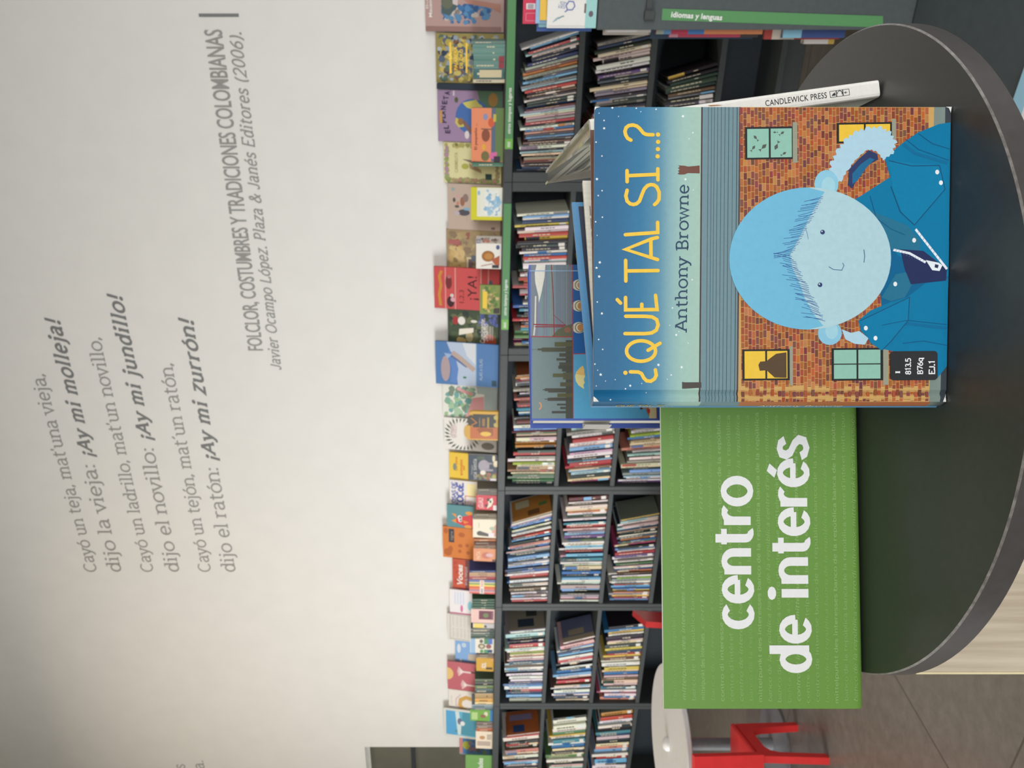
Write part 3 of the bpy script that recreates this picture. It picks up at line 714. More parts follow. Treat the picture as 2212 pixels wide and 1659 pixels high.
def a_lion(A):
    A.rect(1029,511,1083,526,(176,168,158)); A.L(1); scatter(A,1038,1080,512,526,16,[(92,84,80),(170,110,96),(140,130,120)],2,4,41)
    A.L(2.5); A.ell(1055,554,14,12,(160,110,62)); A.L(3); A.ell(1056,554,9,7,(188,134,76)); A.poly([(1062,562),(1080,552),(1080,574),(1070,572)],(176,96,66)); A.line([(1040,576),(1058,572),(1066,570)],.8,(170,120,90)); A.ell(1076,534,4,5,(84,92,140)); A.rect(1064,573,1079,580,(70,66,70)); A.text(T_('12',.03),1038,526,516,8,(110,110,150))
face_book('small_picture_book','small white book with a brown lion before the mosaic patterned book',511,582,1029,(230,226,218),a_lion,w=4.1,lean=4)
def a_ya(A):
    for x in (963,984.5,1040,1056): A.rect(x-1.2,580,x+1.2,672,(214,150,144))
    A.L(1); R=random.Random(4)
    A.line([(952,665),(949,640),(953,620),(950,600),(955,588)],3,(196,140,60))
    A.ell(974,655,8,12,(64,44,48)); A.ell(970,612,7,15,(120,52,54)); A.L(2); A.ell(979,650,5,5,(214,160,170)); A.ell(977,641,4,4,(206,198,190)); A.ell(971,600,4,4,(176,110,110))
    A.L(2); A.text(T_('1,2,3',-.005),1003,656,628,10,(96,44,46)); A.text(T_('¡YA!',.0),1031,648,597,20,(70,40,42)); A.ell(1061,610,4,7,(90,96,110))
face_book('picture_book','tall red picture book with black cat heads and a numbered title',580,671,938,(196,84,84),a_ya,w=4.19)
def a_garden(A):
    scatter(A,1038,1081,617,678,40,[(110,140,70),(180,160,90),(90,120,62),(200,176,130),(150,130,84)],3,6,51); A.L(2.5); A.rect(1043,630,1053,667,(230,196,74)); A.rect(1067,666,1080,678,(66,60,58))
face_book('small_picture_book','small green and yellow book standing before the tall red cat book',616,680,1037,(128,144,80),a_garden,w=4.1,lean=4)
def a_ses(A):
    scatter(A,969,1079,670,748,40,[(66,84,66),(84,96,70),(56,66,62),(104,110,80)],5,10,61)
    scatter(A,1032,1078,672,705,26,[(96,110,170),(84,96,150),(110,120,180)],2,4,62,2); scatter(A,985,1010,728,746,16,[(176,150,90),(190,160,104)],3,6,63,2)
    A.L(3.2); A.ell(985,694,6,9,(166,60,64)); A.ell(998,694,8,9,(226,222,214)); A.ell(1025,694,7,3,(222,218,208)); A.poly([(993,712),(1024,708),(1024,718),(1008,722),(992,726)],(228,222,206)); A.ell(1058,738,15,18,(176,80,56)); A.ell(1015,728,8,12,(176,160,120))
    A.L(4); A.text(SE('Caminante,',.1,.15),1048,741,686,9,(236,230,222)); A.text(SE('Sésamo',.1,.15),1055,736,698,9,(236,230,222)); 
    for x in (1058,1061,1065): A.rect(x,702,x+1,733,(214,206,200))
face_book('picture_book','dark green picture book with red, white and blue flowers and white title',668,750,968,(72,84,66),a_ses)
def a_alas(A):
    A.poly([(966,742),(1030,742),(1030,835),(990,835),(985,790)],(176,190,210)); A.L(1); A.poly([(1000,742),(1030,742),(1030,790),(1010,770)],(206,210,216))
    A.L(2); A.ell(963,800,10,28,(170,152,156)); A.line([(968,765),(978,775),(984,800),(980,830)],7,(96,132,190)); A.poly([(960,766),(978,768),(968,778)],(150,174,206)); A.line([(976,770),(998,785),(1010,793)],3,(88,110,150)); A.line([(978,764),(996,776),(1026,800)],5,(180,160,150)); A.L(3); A.ell(1005,817,4,2.5,(70,130,100)); A.rect(1029,742,1031,835,(130,160,184))
    A.text(SE('ALAS Y OLAS',.08),1043,821,774,6,(190,204,214)); A.rect(1064,826-6,1074,832,(54,80,96))
face_book('picture_book','tall blue picture book with a whale and long pale arms on its cover',742,835,941,(84,124,174),a_alas,w=4.19)
def a_flam(A):
    scatter(A,958,1032,834,910,44,[(130,170,150),(150,186,140),(112,164,160),(160,190,160),(120,140,124)],3,8,71)
    A.poly([(1030,835),(1075,835),(1075,912),(1047,912),(1047,850),(1032,850)],(164,178,178)); A.L(3); A.poly([(1022,860),(1046,855),(1047,890),(1020,896),(1006,904),(1016,878)],(210,154,156)); A.line([(992,840),(1000,846),(1024,852)],3.2,(210,156,156)); A.ell(993,842,5,4,(214,164,164))
face_book('picture_book','white picture book with green dots and a pink long-necked bird',833,912,957,(222,222,212),a_flam)
def a_leaf(A):
    R=random.Random(5)
    for k in range(26):
        a=k*2*PI/26; r0=34; cx,cy=1000,940; x=cx+r0*math.cos(a); y=cy+r0*math.sin(a)*.95
        dx,dy=math.cos(a+.3)*8,math.sin(a+.3)*8
        if 960<x<1050 and 907<y<974: A.L(1).poly([(x-dx,y-dy),(x-dy*.25,y+dx*.25),(x+dx,y+dy),(x+dy*.25,y-dx*.25)],(78,90,78))
    for k in range(6): A.L(1.5).line([(978+R.uniform(-4,10),930+R.uniform(-14,20)) for _ in range(6)],.35,(196,170,170))
    A.L(2); A.ell(1055,962,14,8,(140,136,128))
face_book('picture_book','white picture book ringed with dark leaves behind the orange bottle-shaped book',906,975,960,(226,222,216),a_leaf)
def die_cut(label,yr,yl,xt,w=4.1):
    z0=Z_TOP+.0006; xb=px_base((yr+yl)/2,w); s0=onw((xt+xb)/2,yl,w)[0]; s1=onw((xt+xb)/2,yr,w)[0]; W=s1-s0; H=onw(xt,(yr+yl)/2,w)[1]-z0
    t=thing('shaped_board_book',label,'book',wmat(s0,w,z0+.0012)@Matrix.Rotation(-.06,4,'X'))
    pl=[(0,0),(W,0),(W,H*.78),(W*.95,H*.86),(W*.55,H*.86)]+[(W*.26+W*.26*math.cos(a),H*.84+H*.16*math.sin(a)) for a in [k*PI/10 for k in range(0,11)]]
    b=B(); b.prism(pl,0,.016,(206,160,62)); A=Art(b,(0,0,0),(1,0,0),(0,0,1),lambda x,y:((yl-y)/(yl-yr)*W,(xb-x)/(xb-xt)*H),eps=.0004)
    A.rect(1016,923,1076,949,(186,106,58)); A.ell(1008,934,6,13,(200,160,76)); A.L(1.5); A.poly([(1030,928),(1040,924),(1066,926),(1066,942),(1040,942)],(150,84,44)); A.L(2); A.ell(1050,938,12,5,(222,180,76))
    A.rect(1022,896,1072,924,(62,62,60)); A.ell(1018,910,8,12,(70,66,54)); A.L(3); A.line([(1018,920),(1030,914),(1018,904)],1,(190,120,60))
    A.text(T_('PARLAMENTO',.01),1038,922,903,3,(170,150,110)); A.rect(1042,905,1048,921,(150,110,60)); A.rect(1053,902,1057,925,(170,140,60)); A.ell(1072,902,5,5,(190,170,90)); A.ell(1072,918,5,5,(186,166,84))
    b.build('cover',M['gloss'],t)
    return t
die_cut('orange and black bottle-shaped board book with a yellow rounded neck',890,952,1004)
def a_yel(A):
    A.L(1).text(T_('Los otros',.02),989,1020,990,6,(206,116,48)); A.text(T_('animales',.02),1000,1030,995,7,(206,116,48)); A.text(T_('del',.02),1005,1018,1008,5,(206,116,48)); A.ell(983,1012,4,8,(130,140,120)); A.line([(972,1036),(1012,1038)],.4,(160,130,50))
face_book('picture_book','yellow book with orange lettering behind the dark navy sloth book',981,1041,971,(228,192,72),a_yel)
def a_sloth(A):
    scatter(A,1028,1076,1020,1039,26,[(120,110,70),(90,96,60),(150,80,60),(140,130,80)],2,4,91); scatter(A,1030,1050,985,995,10,[(66,86,70),(80,92,70)],2,4,92)
    A.L(3); A.ell(1046,1007,12,13,(158,150,158)); A.poly([(1050,998),(1064,1000),(1064,1003),(1052,1004)],(150,142,150)); A.poly([(1050,1012),(1066,1014),(1066,1018),(1050,1019)],(150,142,150)); A.L(3.5); A.ell(1044,1022,6,5,(222,214,200)); A.ell(1072,1002,6,7,(214,196,160)); A.L(4); A.ell(1073,1000,4,5,(226,216,190)); A.ell(1067,990,3,8,(216,204,170)); A.ell(1057,1025,4,4,(160,96,80)); A.ell(1068,1030,5,4,(160,158,80)); A.rect(1060,1034,1073,1039,(206,198,200))
    A.text(SE('Perezoso',.06),1022,1027,1006,4,(180,182,180)); A.text(SE('una siesta',.08),1030,1037,992,8,(200,200,192))
face_book('small_picture_book','small dark navy book with a grey sloth and pale title',984,1040,1012,(54,64,78),a_sloth,w=4.1,lean=4,T=.018)
def a_coche(A):
    A.L(1).text(SE('COSAS DE',.16),985,1098,1045,8,(92,104,170)); A.text(SE('COCHE',.2),1001,1098,1046,13,(92,104,170))
    A.rect(1010,1046,1030,1075,(240,226,170)); A.L(2); A.line([(1032,1073),(1006,1073),(1006,1100)],.7,(190,90,90)); A.ell(1018,1091,7,6,(222,180,180)); scatter(A,1008,1030,1076,1099,9,[(230,200,196),(222,184,186)],2,4,101,2); A.rect(1040,1046,1073,1055,(190,90,70))
face_book('picture_book','white book with large blue lettering behind the small red dog book',1041,1101,972,(226,220,216),a_coche)
for k,(y0,y1,c) in enumerate(((1056,1060,(120,116,110)),(1060,1063.5,(140,136,128)),(1063.5,1067,(128,124,118)),(1067,1070,(146,140,134)))):
    spine_book(y0,y1,1031,c,'grey thin spine above the small red dog book, %s of four'%['first','second','third','fourth'][k],w=4.1,group='grey spines above the red dog book')
def a_guau(A):
    A.L(1).text(T_('¡GUAU!',.02,0,.9),1044,1099,1076,11,(232,200,196)); A.poly([(1054,1082),(1064,1075),(1066,1084),(1062,1094),(1052,1100),(1056,1090)],(222,218,196)); A.L(2); A.ell(1055,1080,3,3.5,(56,52,54)); A.ell(1051,1093,3,3,(60,54,54)); A.ell(1060,1084,2,3,(50,50,50)); A.rect(1066,1092,1075,1104,(228,214,214))
face_book('small_picture_book','small red book with a white spotted dog and pale title',1070.5,1103,1029,(200,62,72),a_guau,w=4.1,lean=4)
def a_tealbird(A):
    A.poly([(983,1124),(1021,1112),(1024,1145),(1000,1138),(984,1132)],(206,70,72)); A.L(1); A.poly([(976,1113),(986,1114),(986,1122)],(216,146,74)); A.poly([(976,1129),(986,1124),(986,1134)],(216,146,74)); A.ell(1014,1110,8,4,(220,150,70)); A.ell(1012,1140,8,4,(220,150,70)); A.poly([(1000,1126),(1014,1130),(1004,1134)],(222,140,70)); A.L(2); A.ell(994,1121,5,5,(228,220,214)); A.ell(995,1127,4,4,(228,220,214)); A.L(3); A.ell(995,1121,2.4,2.4,(70,80,84)); A.ell(996,1127,2,2,(70,80,84))
face_book('picture_book','teal picture book with a red big-eyed bird on its cover',1095,1143,966,(94,142,148),a_tealbird,w=4.155)
for k,(y0,y1,c) in enumerate(((1110,1113.5,(126,116,98)),(1113.5,1116.5,(160,150,130)),(1116.5,1119.5,(134,124,108)),(1119.5,1122.5,(166,152,132)))):
    spine_book(y0,y1,1023,c,'beige thin spine above the small cream shoe book, %s of four'%['first','second','third','fourth'][k],w=4.1,group='beige spines above the cream shoe book')
def a_shoe(A):
    A.poly([(1030,1152),(1036,1148),(1046,1151),(1056,1154),(1056,1160),(1040,1159),(1032,1158)],(84,78,72)); A.L(1); A.poly([(1062,1144),(1073,1132),(1073,1160),(1066,1160)],(214,160,140)); A.ell(1064,1142,6,4,(170,184,160)); A.rect(1056,1152,1068,1160,(226,216,220)); A.rect(1034,1130,1036,1142,(200,190,170))
face_book('small_picture_book','small cream book with a dark shoe on its cover',1122.5,1163,1022,(228,220,198),a_shoe,w=4.1,lean=4)
def a_ochre(A):
    for (x,y,rx,ry) in ((964,1152,5,6),(968,1198,9,8),(974,1190,5,6),(998,1158,7,5),(995,1182,5,4),(1010,1180,4,4),(1012,1196,4,4),(994,1194,4,4)): A.ell(x,y,rx,ry,(176,98,52))
    A.L(1); A.rect(970,1147,982,1176,(64,66,72)); A.L(2).text(T_('tigre',.01),979,1172,1152,6,(150,140,130))
face_book('picture_book','orange picture book with brown patches and a dark label, taller than its neighbours',1143,1210,957,(206,124,62),a_ochre,w=4.195)
for k,(y0,y1,c) in enumerate(((1164,1170,(170,104,60)),(1171,1175,(92,62,54)),(1175,1179,(110,72,58)),(1179,1182,(160,140,120)),(1182,1185,(140,118,100)))):
    spine_book(y0,y1,1024,c,'thin brown spine above the salmon book, %s of five'%['first','second','third','fourth','fifth'][k],w=4.1,group='brown spines above the salmon book')
def a_salmon(A):
    A.ell(1051,1201,10,7,(190,110,88)); A.L(1); A.ell(1058,1200,8,4,(210,170,170)); A.L(2).text(T_('PATA',.03),1038,1210,1192,8,(226,190,160)); A.rect(1064,1209,1072,1214,(90,60,54))
face_book('small_picture_book','small salmon-orange book beside brown spines, with a pale central figure',1185.5,1214,1023,(214,142,100),a_salmon,w=4.1,lean=4)
def a_voces(A):
    A.rect(1006,1212,1070,1275,(120,66,66)); A.rect(1014,1212,1070,1232,(84,84,92)); A.L(1); scatter(A,980,1004,1214,1272,24,[(200,96,70),(190,84,62),(176,76,64)],3,6,111); A.ell(1040,1224,12,8,(140,170,96))
    A.L(3).text(T_('Voces',.03,.2),1000,1266,1222,12,(232,222,214)); A.text(T_('EN EL PARQUE',.01),1010,1266,1226,5,(200,180,180))
face_book('picture_book','red book with white slanted title behind the striped spines',1211,1275,978,(190,88,66),a_voces)
sp=((1232.5,1237,(54,72,124),'blue'),(1237,1243,(186,150,110),'tan'),(1243,1246,(206,170,150),'beige'),(1246,1252,(160,52,56),'dark red'))
for y0,y1,c,n in sp: spine_book(y0,y1,1014,c,'%s thin spine at the upper end of the striped book'%n,w=4.1,group='spines beside the striped book')
def a_stripe(A):
    ys=(1253,1258,1261,1264,1267.5,1272,1275.5,1278,1281,1284); cs=((92,110,160),(196,186,150),(116,150,74),(226,202,90),(206,100,60),(214,120,90),(140,128,160),(214,150,140),(206,92,84))
    for k,c in enumerate(cs): A.rect(1014,ys[k],1074,ys[k+1],c)
    A.L(1).rect(1037,1254,1046,1284,(230,220,206)); A.L(2).text(T_('UNO',.02),1044,1283,1272,5,(70,80,130)); A.text(T_('DOS',.02),1044,1268,1255,5,(200,80,70))
face_book('small_picture_book','small book with coloured stripes and a white lettered panel',1253,1284,1014,(214,200,170),a_stripe,w=4.1,lean=3)
def a_white(A):
    for x in (984,990,996,1002): A.rect(x-1.5,1282,x+1,1309,(196,208,230))
    A.ell(998,1318,3,8,(206,120,160)); A.ell(1016,1310,5,10,(140,200,214)); A.rect(1034,1281,1070,1290,(170,206,210)); A.L(1).rect(972,1327.5,1073,1331,(190,120,146))
face_book('hardback_book','white hardback with pale blue lines and a pink spine edge',1278,1331,972,(228,224,224),a_white,w=4.2,spine=(190,120,146))
for k in range(4): spine_book(1294+5.5*k,1299.3+5.5*k,1020,(48+5*(k%2),84,62),'dark green slim spine above the small pink book, %s of four'%['first','second','third','fourth'][k],w=4.1,group='dark green spines above the pink book')
def a_pink(A):
    for x in range(1022,1036,3): A.rect(x,1317,x+1,1346,(222,178,170))
    A.rect(1035,1320,1066,1339,(112,62,76)); A.L(1).ell(1050,1330,6,5,(110,130,84)); A.rect(1063,1321,1064,1338,(160,120,140))
face_book('small_picture_book','small pale pink book with a maroon panel on its cover',1316.5,1347,1018,(228,196,186),a_pink,w=4.1,lean=3)
def a_gift(A):
    A.rect(1024,1348,1045,1358,(226,206,110)); A.rect(1046,1348,1070,1358,(188,186,186)); A.L(1).ell(1049,1354,3,3,(90,80,70))
face_book('small_picture_book','narrow white and yellow book edge below the small pink book',1347.5,1358,1022,(222,216,206),a_gift,w=4.1,lean=3)
def a_note(A):
    for x in (981,990,998,1006,1014): A.text(T_('iqua mila',-.01,.2),x,1382,1336,4,(178,174,164))
    for q in ([(973,1330),(973,1386)],[(973,1332),(1025,1334)],[(973,1385),(1020,1386)]): A.L(1).line(q,.5,(160,158,150))
face_book('hardback_book','greyish white book with faint handwriting on its cover',1331,1388,967,(212,208,200),a_note,w=4.19)
for k,(y0,y1,c) in enumerate(((1358,1366,(96,96,90)),(1366,1371,(110,118,112)),(1371,1376,(66,88,74)),(1376,1380,(58,80,68)))):
    spine_book(y0,y1,1017,c,'dull green spine above the small animal-picture book, %s of four'%['first','second','third','fourth'][k],w=4.1,group='dull green spines above the animal book',band=(44,64,52))
def a_anim(A):
    A.rect(1017,1380,1027,1412,(150,184,214)); A.rect(1046,1380,1056,1392,(84,140,110)); A.rect(1056,1380,1064,1392,(92,120,190)); A.rect(1046,1404,1056,1412,(90,150,110)); A.L(1); A.ell(1041,1397,8,6,(130,124,100)); A.ell(1056,1397,6,5,(150,96,96)); A.ell(1040,1386,4,4,(110,104,98)); A.ell(1041,1408,4,4,(104,150,104)); A.rect(1054,1404,1064,1411,(66,84,120)); A.L(2).ell(1041,1397,4,3,(206,196,170))
face_book('small_picture_book','small white book with little animals and coloured corners',1380,1412,1016,(226,220,204),a_anim,w=4.1,lean=3)
def a_sky(A):
    A.ell(992,1404,4,10,(204,216,226)); A.ell(1003,1396,5,5,(190,206,222)); A.L(1).rect(1012,1414,1030,1428,(190,178,160)); A.ell(996,1432,2,6,(220,224,228))
face_book('picture_book','light blue picture book with white clouds between the grey and dusty red books',1387,1441,984,(132,170,216),a_sky,w=4.22)
for k in range(2): spine_book(1413.5+4.3*k,1417.5+4.3*k,1029,((112,96,84),(134,116,96))[k],'brown thin spine above the small ochre book, %s'%['first','second'][k],w=4.1,group='brown spines above the ochre book')
def a_och(A):
    A.L(1).text(T_('SOL',.04),1050,1444,1432,9,(232,224,214)); A.rect(1062,1420,1070,1428,(220,160,110)); A.rect(1050,1442,1064,1447,(96,80,54))
face_book('small_picture_book','small ochre book with a short white title',1422,1451,1029,(206,162,70),a_och,w=4.1,lean=3)
def a_dusty(A):
    A.ell(967,1461,13,13,(222,186,120),a0=-90,a1=90); A.L(1); 
    for cy,xb in ((1454,1018),(1482,1026)):
        for k in range(-3,4): A.line([(xb-16,cy),(xb-30+abs(k),cy+k*3.2)],.7,(232,216,212))
        A.line([(xb-18,cy),(xb,cy)],1.6,(228,210,206))
    A.line([(1018,1453),(1070,1455)],1.6,(92,70,66)); A.ell(1058,1460,8,6,(150,110,110))
face_book('picture_book','dusty red picture book with white trees and a yellow sun',1435,1495,967,(186,104,112),a_dusty,w=4.19)
gp='spines below the dusty red book'
for y0,y1,c,n in ((1467.5,1474,(78,92,60),'olive'),(1474,1481,(44,46,46),'black'),(1481,1488,(92,116,56),'green'),(1488,1498,(62,84,84),'slate teal'),(1498,1510,(176,146,98),'tan'),(1510,1517,(214,160,66),'ochre yellow'),(1517,1522,(226,204,152),'cream')):
    spine_book(y0,y1,1026,c,'small %s spine in the row before the dusty red book'%n,w=4.1,group=gp)
def a_arch(A):
    A.L(1).line([(1020,1512),(1008,1509),(996,1515),(994,1526),(1000,1535),(1008,1536)],4,(206,162,92)); A.L(.5).line([(996,1504),(986,1514),(986,1528),(996,1536)],1.6,(206,190,190)); A.rect(975,1508,977,1526,(200,204,190))
face_book('hardback_book','white book with a golden curved arch on its cover',1495,1541,970,(226,220,212),a_arch,w=4.21)
spine_book(1522.5,1529,1019,(128,148,156),'pale slate spine above the small green book',w=4.1,group=gp); spine_book(1529,1534,1020,(86,104,112),'dark slate spine above the small green book',w=4.1,group=gp)
def a_green(A):
    A.rect(1059,1534,1070,1559,(72,130,190)); A.L(1); A.ell(1050,1543,4,5,(220,214,190)); A.ell(1044,1548,6,4,(150,110,90)); A.rect(1019,1540,1032,1556,(180,206,140))
face_book('small_picture_book','small bright green book with a blue foot',1534,1559,1016,(122,172,84),a_green,w=4.1,lean=3)
def a_sea(A):
    A.rect(964,1541,1062,1593,(100,178,206)); A.L(1); A.rect(964,1541,986,1593,(92,166,212)); A.poly([(984,1542),(992,1541),(1000,1590),(990,1592)],(206,222,222)); A.poly([(1000,1541),(1062,1541),(1062,1593),(996,1590)],(84,150,170)); A.L(2); A.ell(994,1562,5,7,(112,116,146)); A.ell(1000,1566,5,5,(226,228,228)); A.ell(986,1584,2,3,(92,140,130))
face_book('picture_book','pale framed book with a bright blue sea and a small whale',1537,1598,959,(214,216,208),a_sea,w=4.18)
for y0,y1,c,n in ((1560,1567,(116,100,94),'grey-brown'),(1567,1573.5,(128,110,102),'dusty brown'),(1573.5,1580,(176,92,50),'rust orange')):
    spine_book(y0,y1,1029,c,'%s spine above the small cream book'%n,w=4.1,group='spines above the small cream book')
def a_creamb(A):
    A.L(1); A.ell(1042,1594,6,4,(196,150,110)); 
    for k in range(5): A.rect(1052,1587+k*2.4,1062,1588+k*2.4,(120,110,100))
    A.rect(1031,1602,1060,1612,(190,172,158))
face_book('small_picture_book','small cream book with a grey block and tiny print, lowest on the bookcases',1580.5,1618,1028,(236,222,200),a_creamb,w=4.1,lean=3)
def a_col(A):
    A.rect(993,1595,1000,1630,(206,140,136)); A.rect(1000,1595,1070,1631,(84,136,190)); A.L(1); A.ell(1008,1612,8,9,(186,190,84)); scatter(A,1010,1064,1598,1629,22,[(96,140,196),(90,112,170),(150,120,140),(120,150,110),(110,110,110)],3,6,131,2)
face_book('picture_book','blue and yellow book partly behind the pale framed sea book',1593,1633,993,(150,160,170),a_col,w=4.22)
def a_sign(A): A.L(1).text(T_('novedades',.02),1043,1686,1638,11,(232,236,226))
face_book('shelf_sign','green shelf sign with white lettering at the photo\'s bottom edge',1632,1712,1006,(122,170,98),a_sign,w=4.12,lean=2,T=.006)['category']='sign'

# ------------------------------------------------------------------ island bookcase on the right, end panel towards the room
W_I=2.90
I_S0=onw(1500,64.5,W_I)[0]; I_Z=onw(1290,40,W_I)[1]; I_W=.55; I_D=.84
isl=thing('island_bookcase','dark grey end-on bookcase with a green label at the photo\'s top right','bookcase',wmat(I_S0,W_I,0))
def ip(name,*bx,mat='shelf',bev=.002):
    q=B(); q.box(*bx,bev=bev); return q.build(name,M[mat],isl)
ip('end_panel',0,I_W,0,.025,.0,I_Z-.002,mat='panel')
ip('end_panel',0,I_W,I_D-.025,I_D,.0,I_Z-.002)
ip('top_panel',.004,I_W,.026,I_D-.026,I_Z-.03,I_Z)
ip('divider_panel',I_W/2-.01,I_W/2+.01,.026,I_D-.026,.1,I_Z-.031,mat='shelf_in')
LV=[onw(1411,66,W_I)[1],onw(1655,70,W_I)[1],onw(1836,70,W_I)[1]]
for z in LV: ip('shelf_board',.006,I_W,.026,I_D-.026,z-.014,z)
ip('plinth',.03,I_W,.026,I_D-.026,0,.07)
def on_panel(x,y,w=W_I): s,z=onw(x,y,w); return s-I_S0,z
# green label: a long strip set upright on the panel
c4=[on_panel(*p) for p in ((1431,18.5),(1429,43.5),(1907,59.5),(1907,34.5))]
b=B(); b.face([(a,-.0012,z) for a,z in c4],(92,148,96))
p0=on_panel(1449,36.5); p1=on_panel(1559,43.5); 
polys,w=sans_text('idiomas y lenguas',.03,0,1,1.04)
ex=Vector((p1[0]-p0[0],p1[1]-p0[1])); ln=ex.length; ex/=ln; ez=Vector((-ex.y,ex.x)); hh=.0165
for q in polys:
    b.face([(p0[0]+ex.x*x/w*ln+ez.x*z*hh/.73,-.002,p0[1]+ex.y*x/w*ln+ez.y*z*hh/.73) for x,z in q],WH)
b.build('label_strip',M['print'],isl)
a0,z0=on_panel(1412,42); a1,z1=on_panel(1391,22)
h=ip('handle_block',a0,a1,-.02,-.0002,z0,z1,bev=.002)
a2,z2=on_panel(1407,22); a3,z3=on_panel(1398,-20)
q=B(); q.box(a1-.001,a3,-.014,-.004,z2,z3,bev=.001); q.build('handle_bar',M['shelf'],isl)
# books that stick out past the panel edge, spine towards the aisle
def stick(x0,x1,y,w,T,col,label,dec=None,shelf=0):
    zb={0:LV[0],1:LV[1],2:LV[2]}[shelf]+.0006
    s=onw((x0+x1)/2,y,w)[0]; zt=onw(x0,y,w)[1]; up={0:I_Z-.03,1:LV[0]-.014,2:LV[1]-.014}[shelf]; H=min(zt-zb,up-zb-.003)
    q=B(); L=.16
    q.box(0,L,0,.0022,0,H,col); q.box(0,L,T-.0022,T,0,H,col); q.box(0,.002,.0022,T-.0022,0,H,col); q.box(.002,L-.004,.0022,T-.0022,.003,H-.003,(224,216,200))
    if dec:
        for (f0,f1,c) in dec: q.face([(0,-.0004,H*f0),(L,-.0004,H*f0),(L,-.0004,H*f1),(0,-.0004,H*f1)],c); q.face([(-.0004,0,H*f0),(-.0004,T,H*f0),(-.0004,T,H*f1),(-.0004,0,H*f1)],c)
    return tag(q.build('book',M['print'],mw=wmat(s,w,zb)),label,'book')
stick(1300,1411,70,2.935,.016,(206,202,196),'white-edged book sticking out below the standing white book at the panel edge',((.3,.95,(226,222,220)),),0)
stick(1296,1411,75.5,2.97,.014,(188,182,172),'grey patterned book sticking out behind the white-edged one at the panel edge',((.0,.4,(196,188,176)),),0)
stick(1375,1411,66.5,2.99,.008,(116,152,196),'short sky blue book edge just above the crimson books at the panel edge',None,0)
stick(1417,1655,74,2.935,.018,(180,62,84),'crimson and blue book sticking out past the dark end panel',((.93,1,(150,158,146)),(.86,.93,(96,140,180)),(.55,.7,(70,120,176)),(.0,.55,(206,132,92))),1)
stick(1445,1655,80.5,2.975,.016,(196,80,104),'pinkish red book sticking out farthest past the dark end panel',((.9,1.0,(210,150,164)),(.0,.2,(80,72,70))),1)
stick(1405,1655,84,3.03,.012,(60,78,96),'dark slate blue book behind the crimson books at the panel edge',None,1)
stick(1690,1836,82,2.935,.02,(60,78,128),'navy book with a sky blue top low on the panel edge',((.7,1,(130,180,200)),),2)
stick(1650,1836,85,2.975,.014,(176,76,70),'red and white book low on the panel edge',((.6,.9,(206,196,180)),),2)
stick(1736,1836,95,3.01,.03,(220,218,214),'white book with a yellow line, lowest at the panel edge',((.0,.2,(206,176,90)),),2)
# picture books standing on the island
def isl_face(name,label,yr,yl,xt,col,art,w,T=.012):
    return face_book(name,label,yr,yl,xt,col,art,w=w,lean=2,T=T,zb=I_Z+.0006)
def i_white(A):
    A.rect(1267,-60,1291,62,(160,208,206)); A.L(1); A.poly([(1195,50),(1206,44),(1210,36),(1203,40)],(150,180,186)); A.line([(1208,41),(1216,36),(1221,35)],1.4,(120,150,156)); A.ell(1279,30,5,7,(110,100,110)); A.rect(1264,7,1268,28,(110,100,92))
    A.L(2).text(SE('Big',.06,.2),1221,19,3,13,(108,128,180)); A.line([(1228,22),(1224,12),(1230,2),(1240,3),(1243,13),(1238,21),(1228,21),(1222,26)],1.2,(96,114,176)); A.line([(1226,-4),(1240,-4)],1.5,(96,114,176))
    A.rect(1187,57,1267,58.5,(206,204,202))
isl_face('picture_book','white hardback with blue script and an aqua foot standing on the end-on bookcase',-60,62,1184,(232,230,226),i_white,2.91,.018)
isl_face('picture_book','yellow book squeezed behind the white hardback on the end-on bookcase',-60,45,1168,(230,190,84),None,2.95)
isl_face('picture_book','light blue book behind the yellow one on the end-on bookcase',-60,52,1159,(150,190,226),None,2.97)
isl_face('picture_book','aqua and pink book edge behind the light blue one on the end-on bookcase',-60,60,1166,(150,196,204),None,2.99)
isl_face('picture_book','royal blue book corner behind the white hardback on the end-on bookcase',-60,69,1162,(80,108,170),None,3.01)
def i_red(A):
    A.L(1).rect(1138,7,1158,20,(226,220,222)); 
    for k in range(5): A.L(2).rect(1141,9+k*2.1,1154,10.1+k*2.1,(130,110,118))
    for q in ([(1138,46),(1138,29)],[(1138,29),(1160,29)],[(1138,46),(1160,46)]): A.L(1).line(q,.4,(226,170,180))
isl_face('picture_book','crimson book with a white barcode, tallest at the back of the end-on bookcase',-60,53,1131,(206,66,92),i_red,3.03)

# ------------------------------------------------------------------ low platform, right foreground, with a picture book on it
b=B(); b.box(-.62,1.2,2.05,2.885,0,.1,bev=.004)
tag(b.build('low_platform',M['mat'],mw=RW),'low dark slate platform on the floor beyond the round table edge','platform')
pb=thing('picture_book','light blue and white picture book lying flat on the low platform','book',Matrix.Translation((.80,2.10,.1006))@Matrix.Rotation(math.radians(-33),4,'Z'))
b=B()
for (z0,z1) in ((0,.002),(.010,.012)): b.box(-.2,0,-.26,0,z0,z1,(150,196,220))
b.box(-.2,-.197,-.26,0,.002,.010,(150,196,220))
b.face([(-.19,-.25,.0123),(-.01,-.25,.0123),(-.01,-.09,.0123),(-.19,-.12,.0123)],(206,214,208)); b.face([(-.19,-.10,.0123),(-.01,-.08,.0123),(-.01,-.05,.0123),(-.19,-.06,.0123)],(226,232,234))
b.build('cover',M['gloss'],pb); b=B(); b.box(-.196,-.004,-.256,-.004,.0021,.0099); b.build('page_block',M['page'],pb)

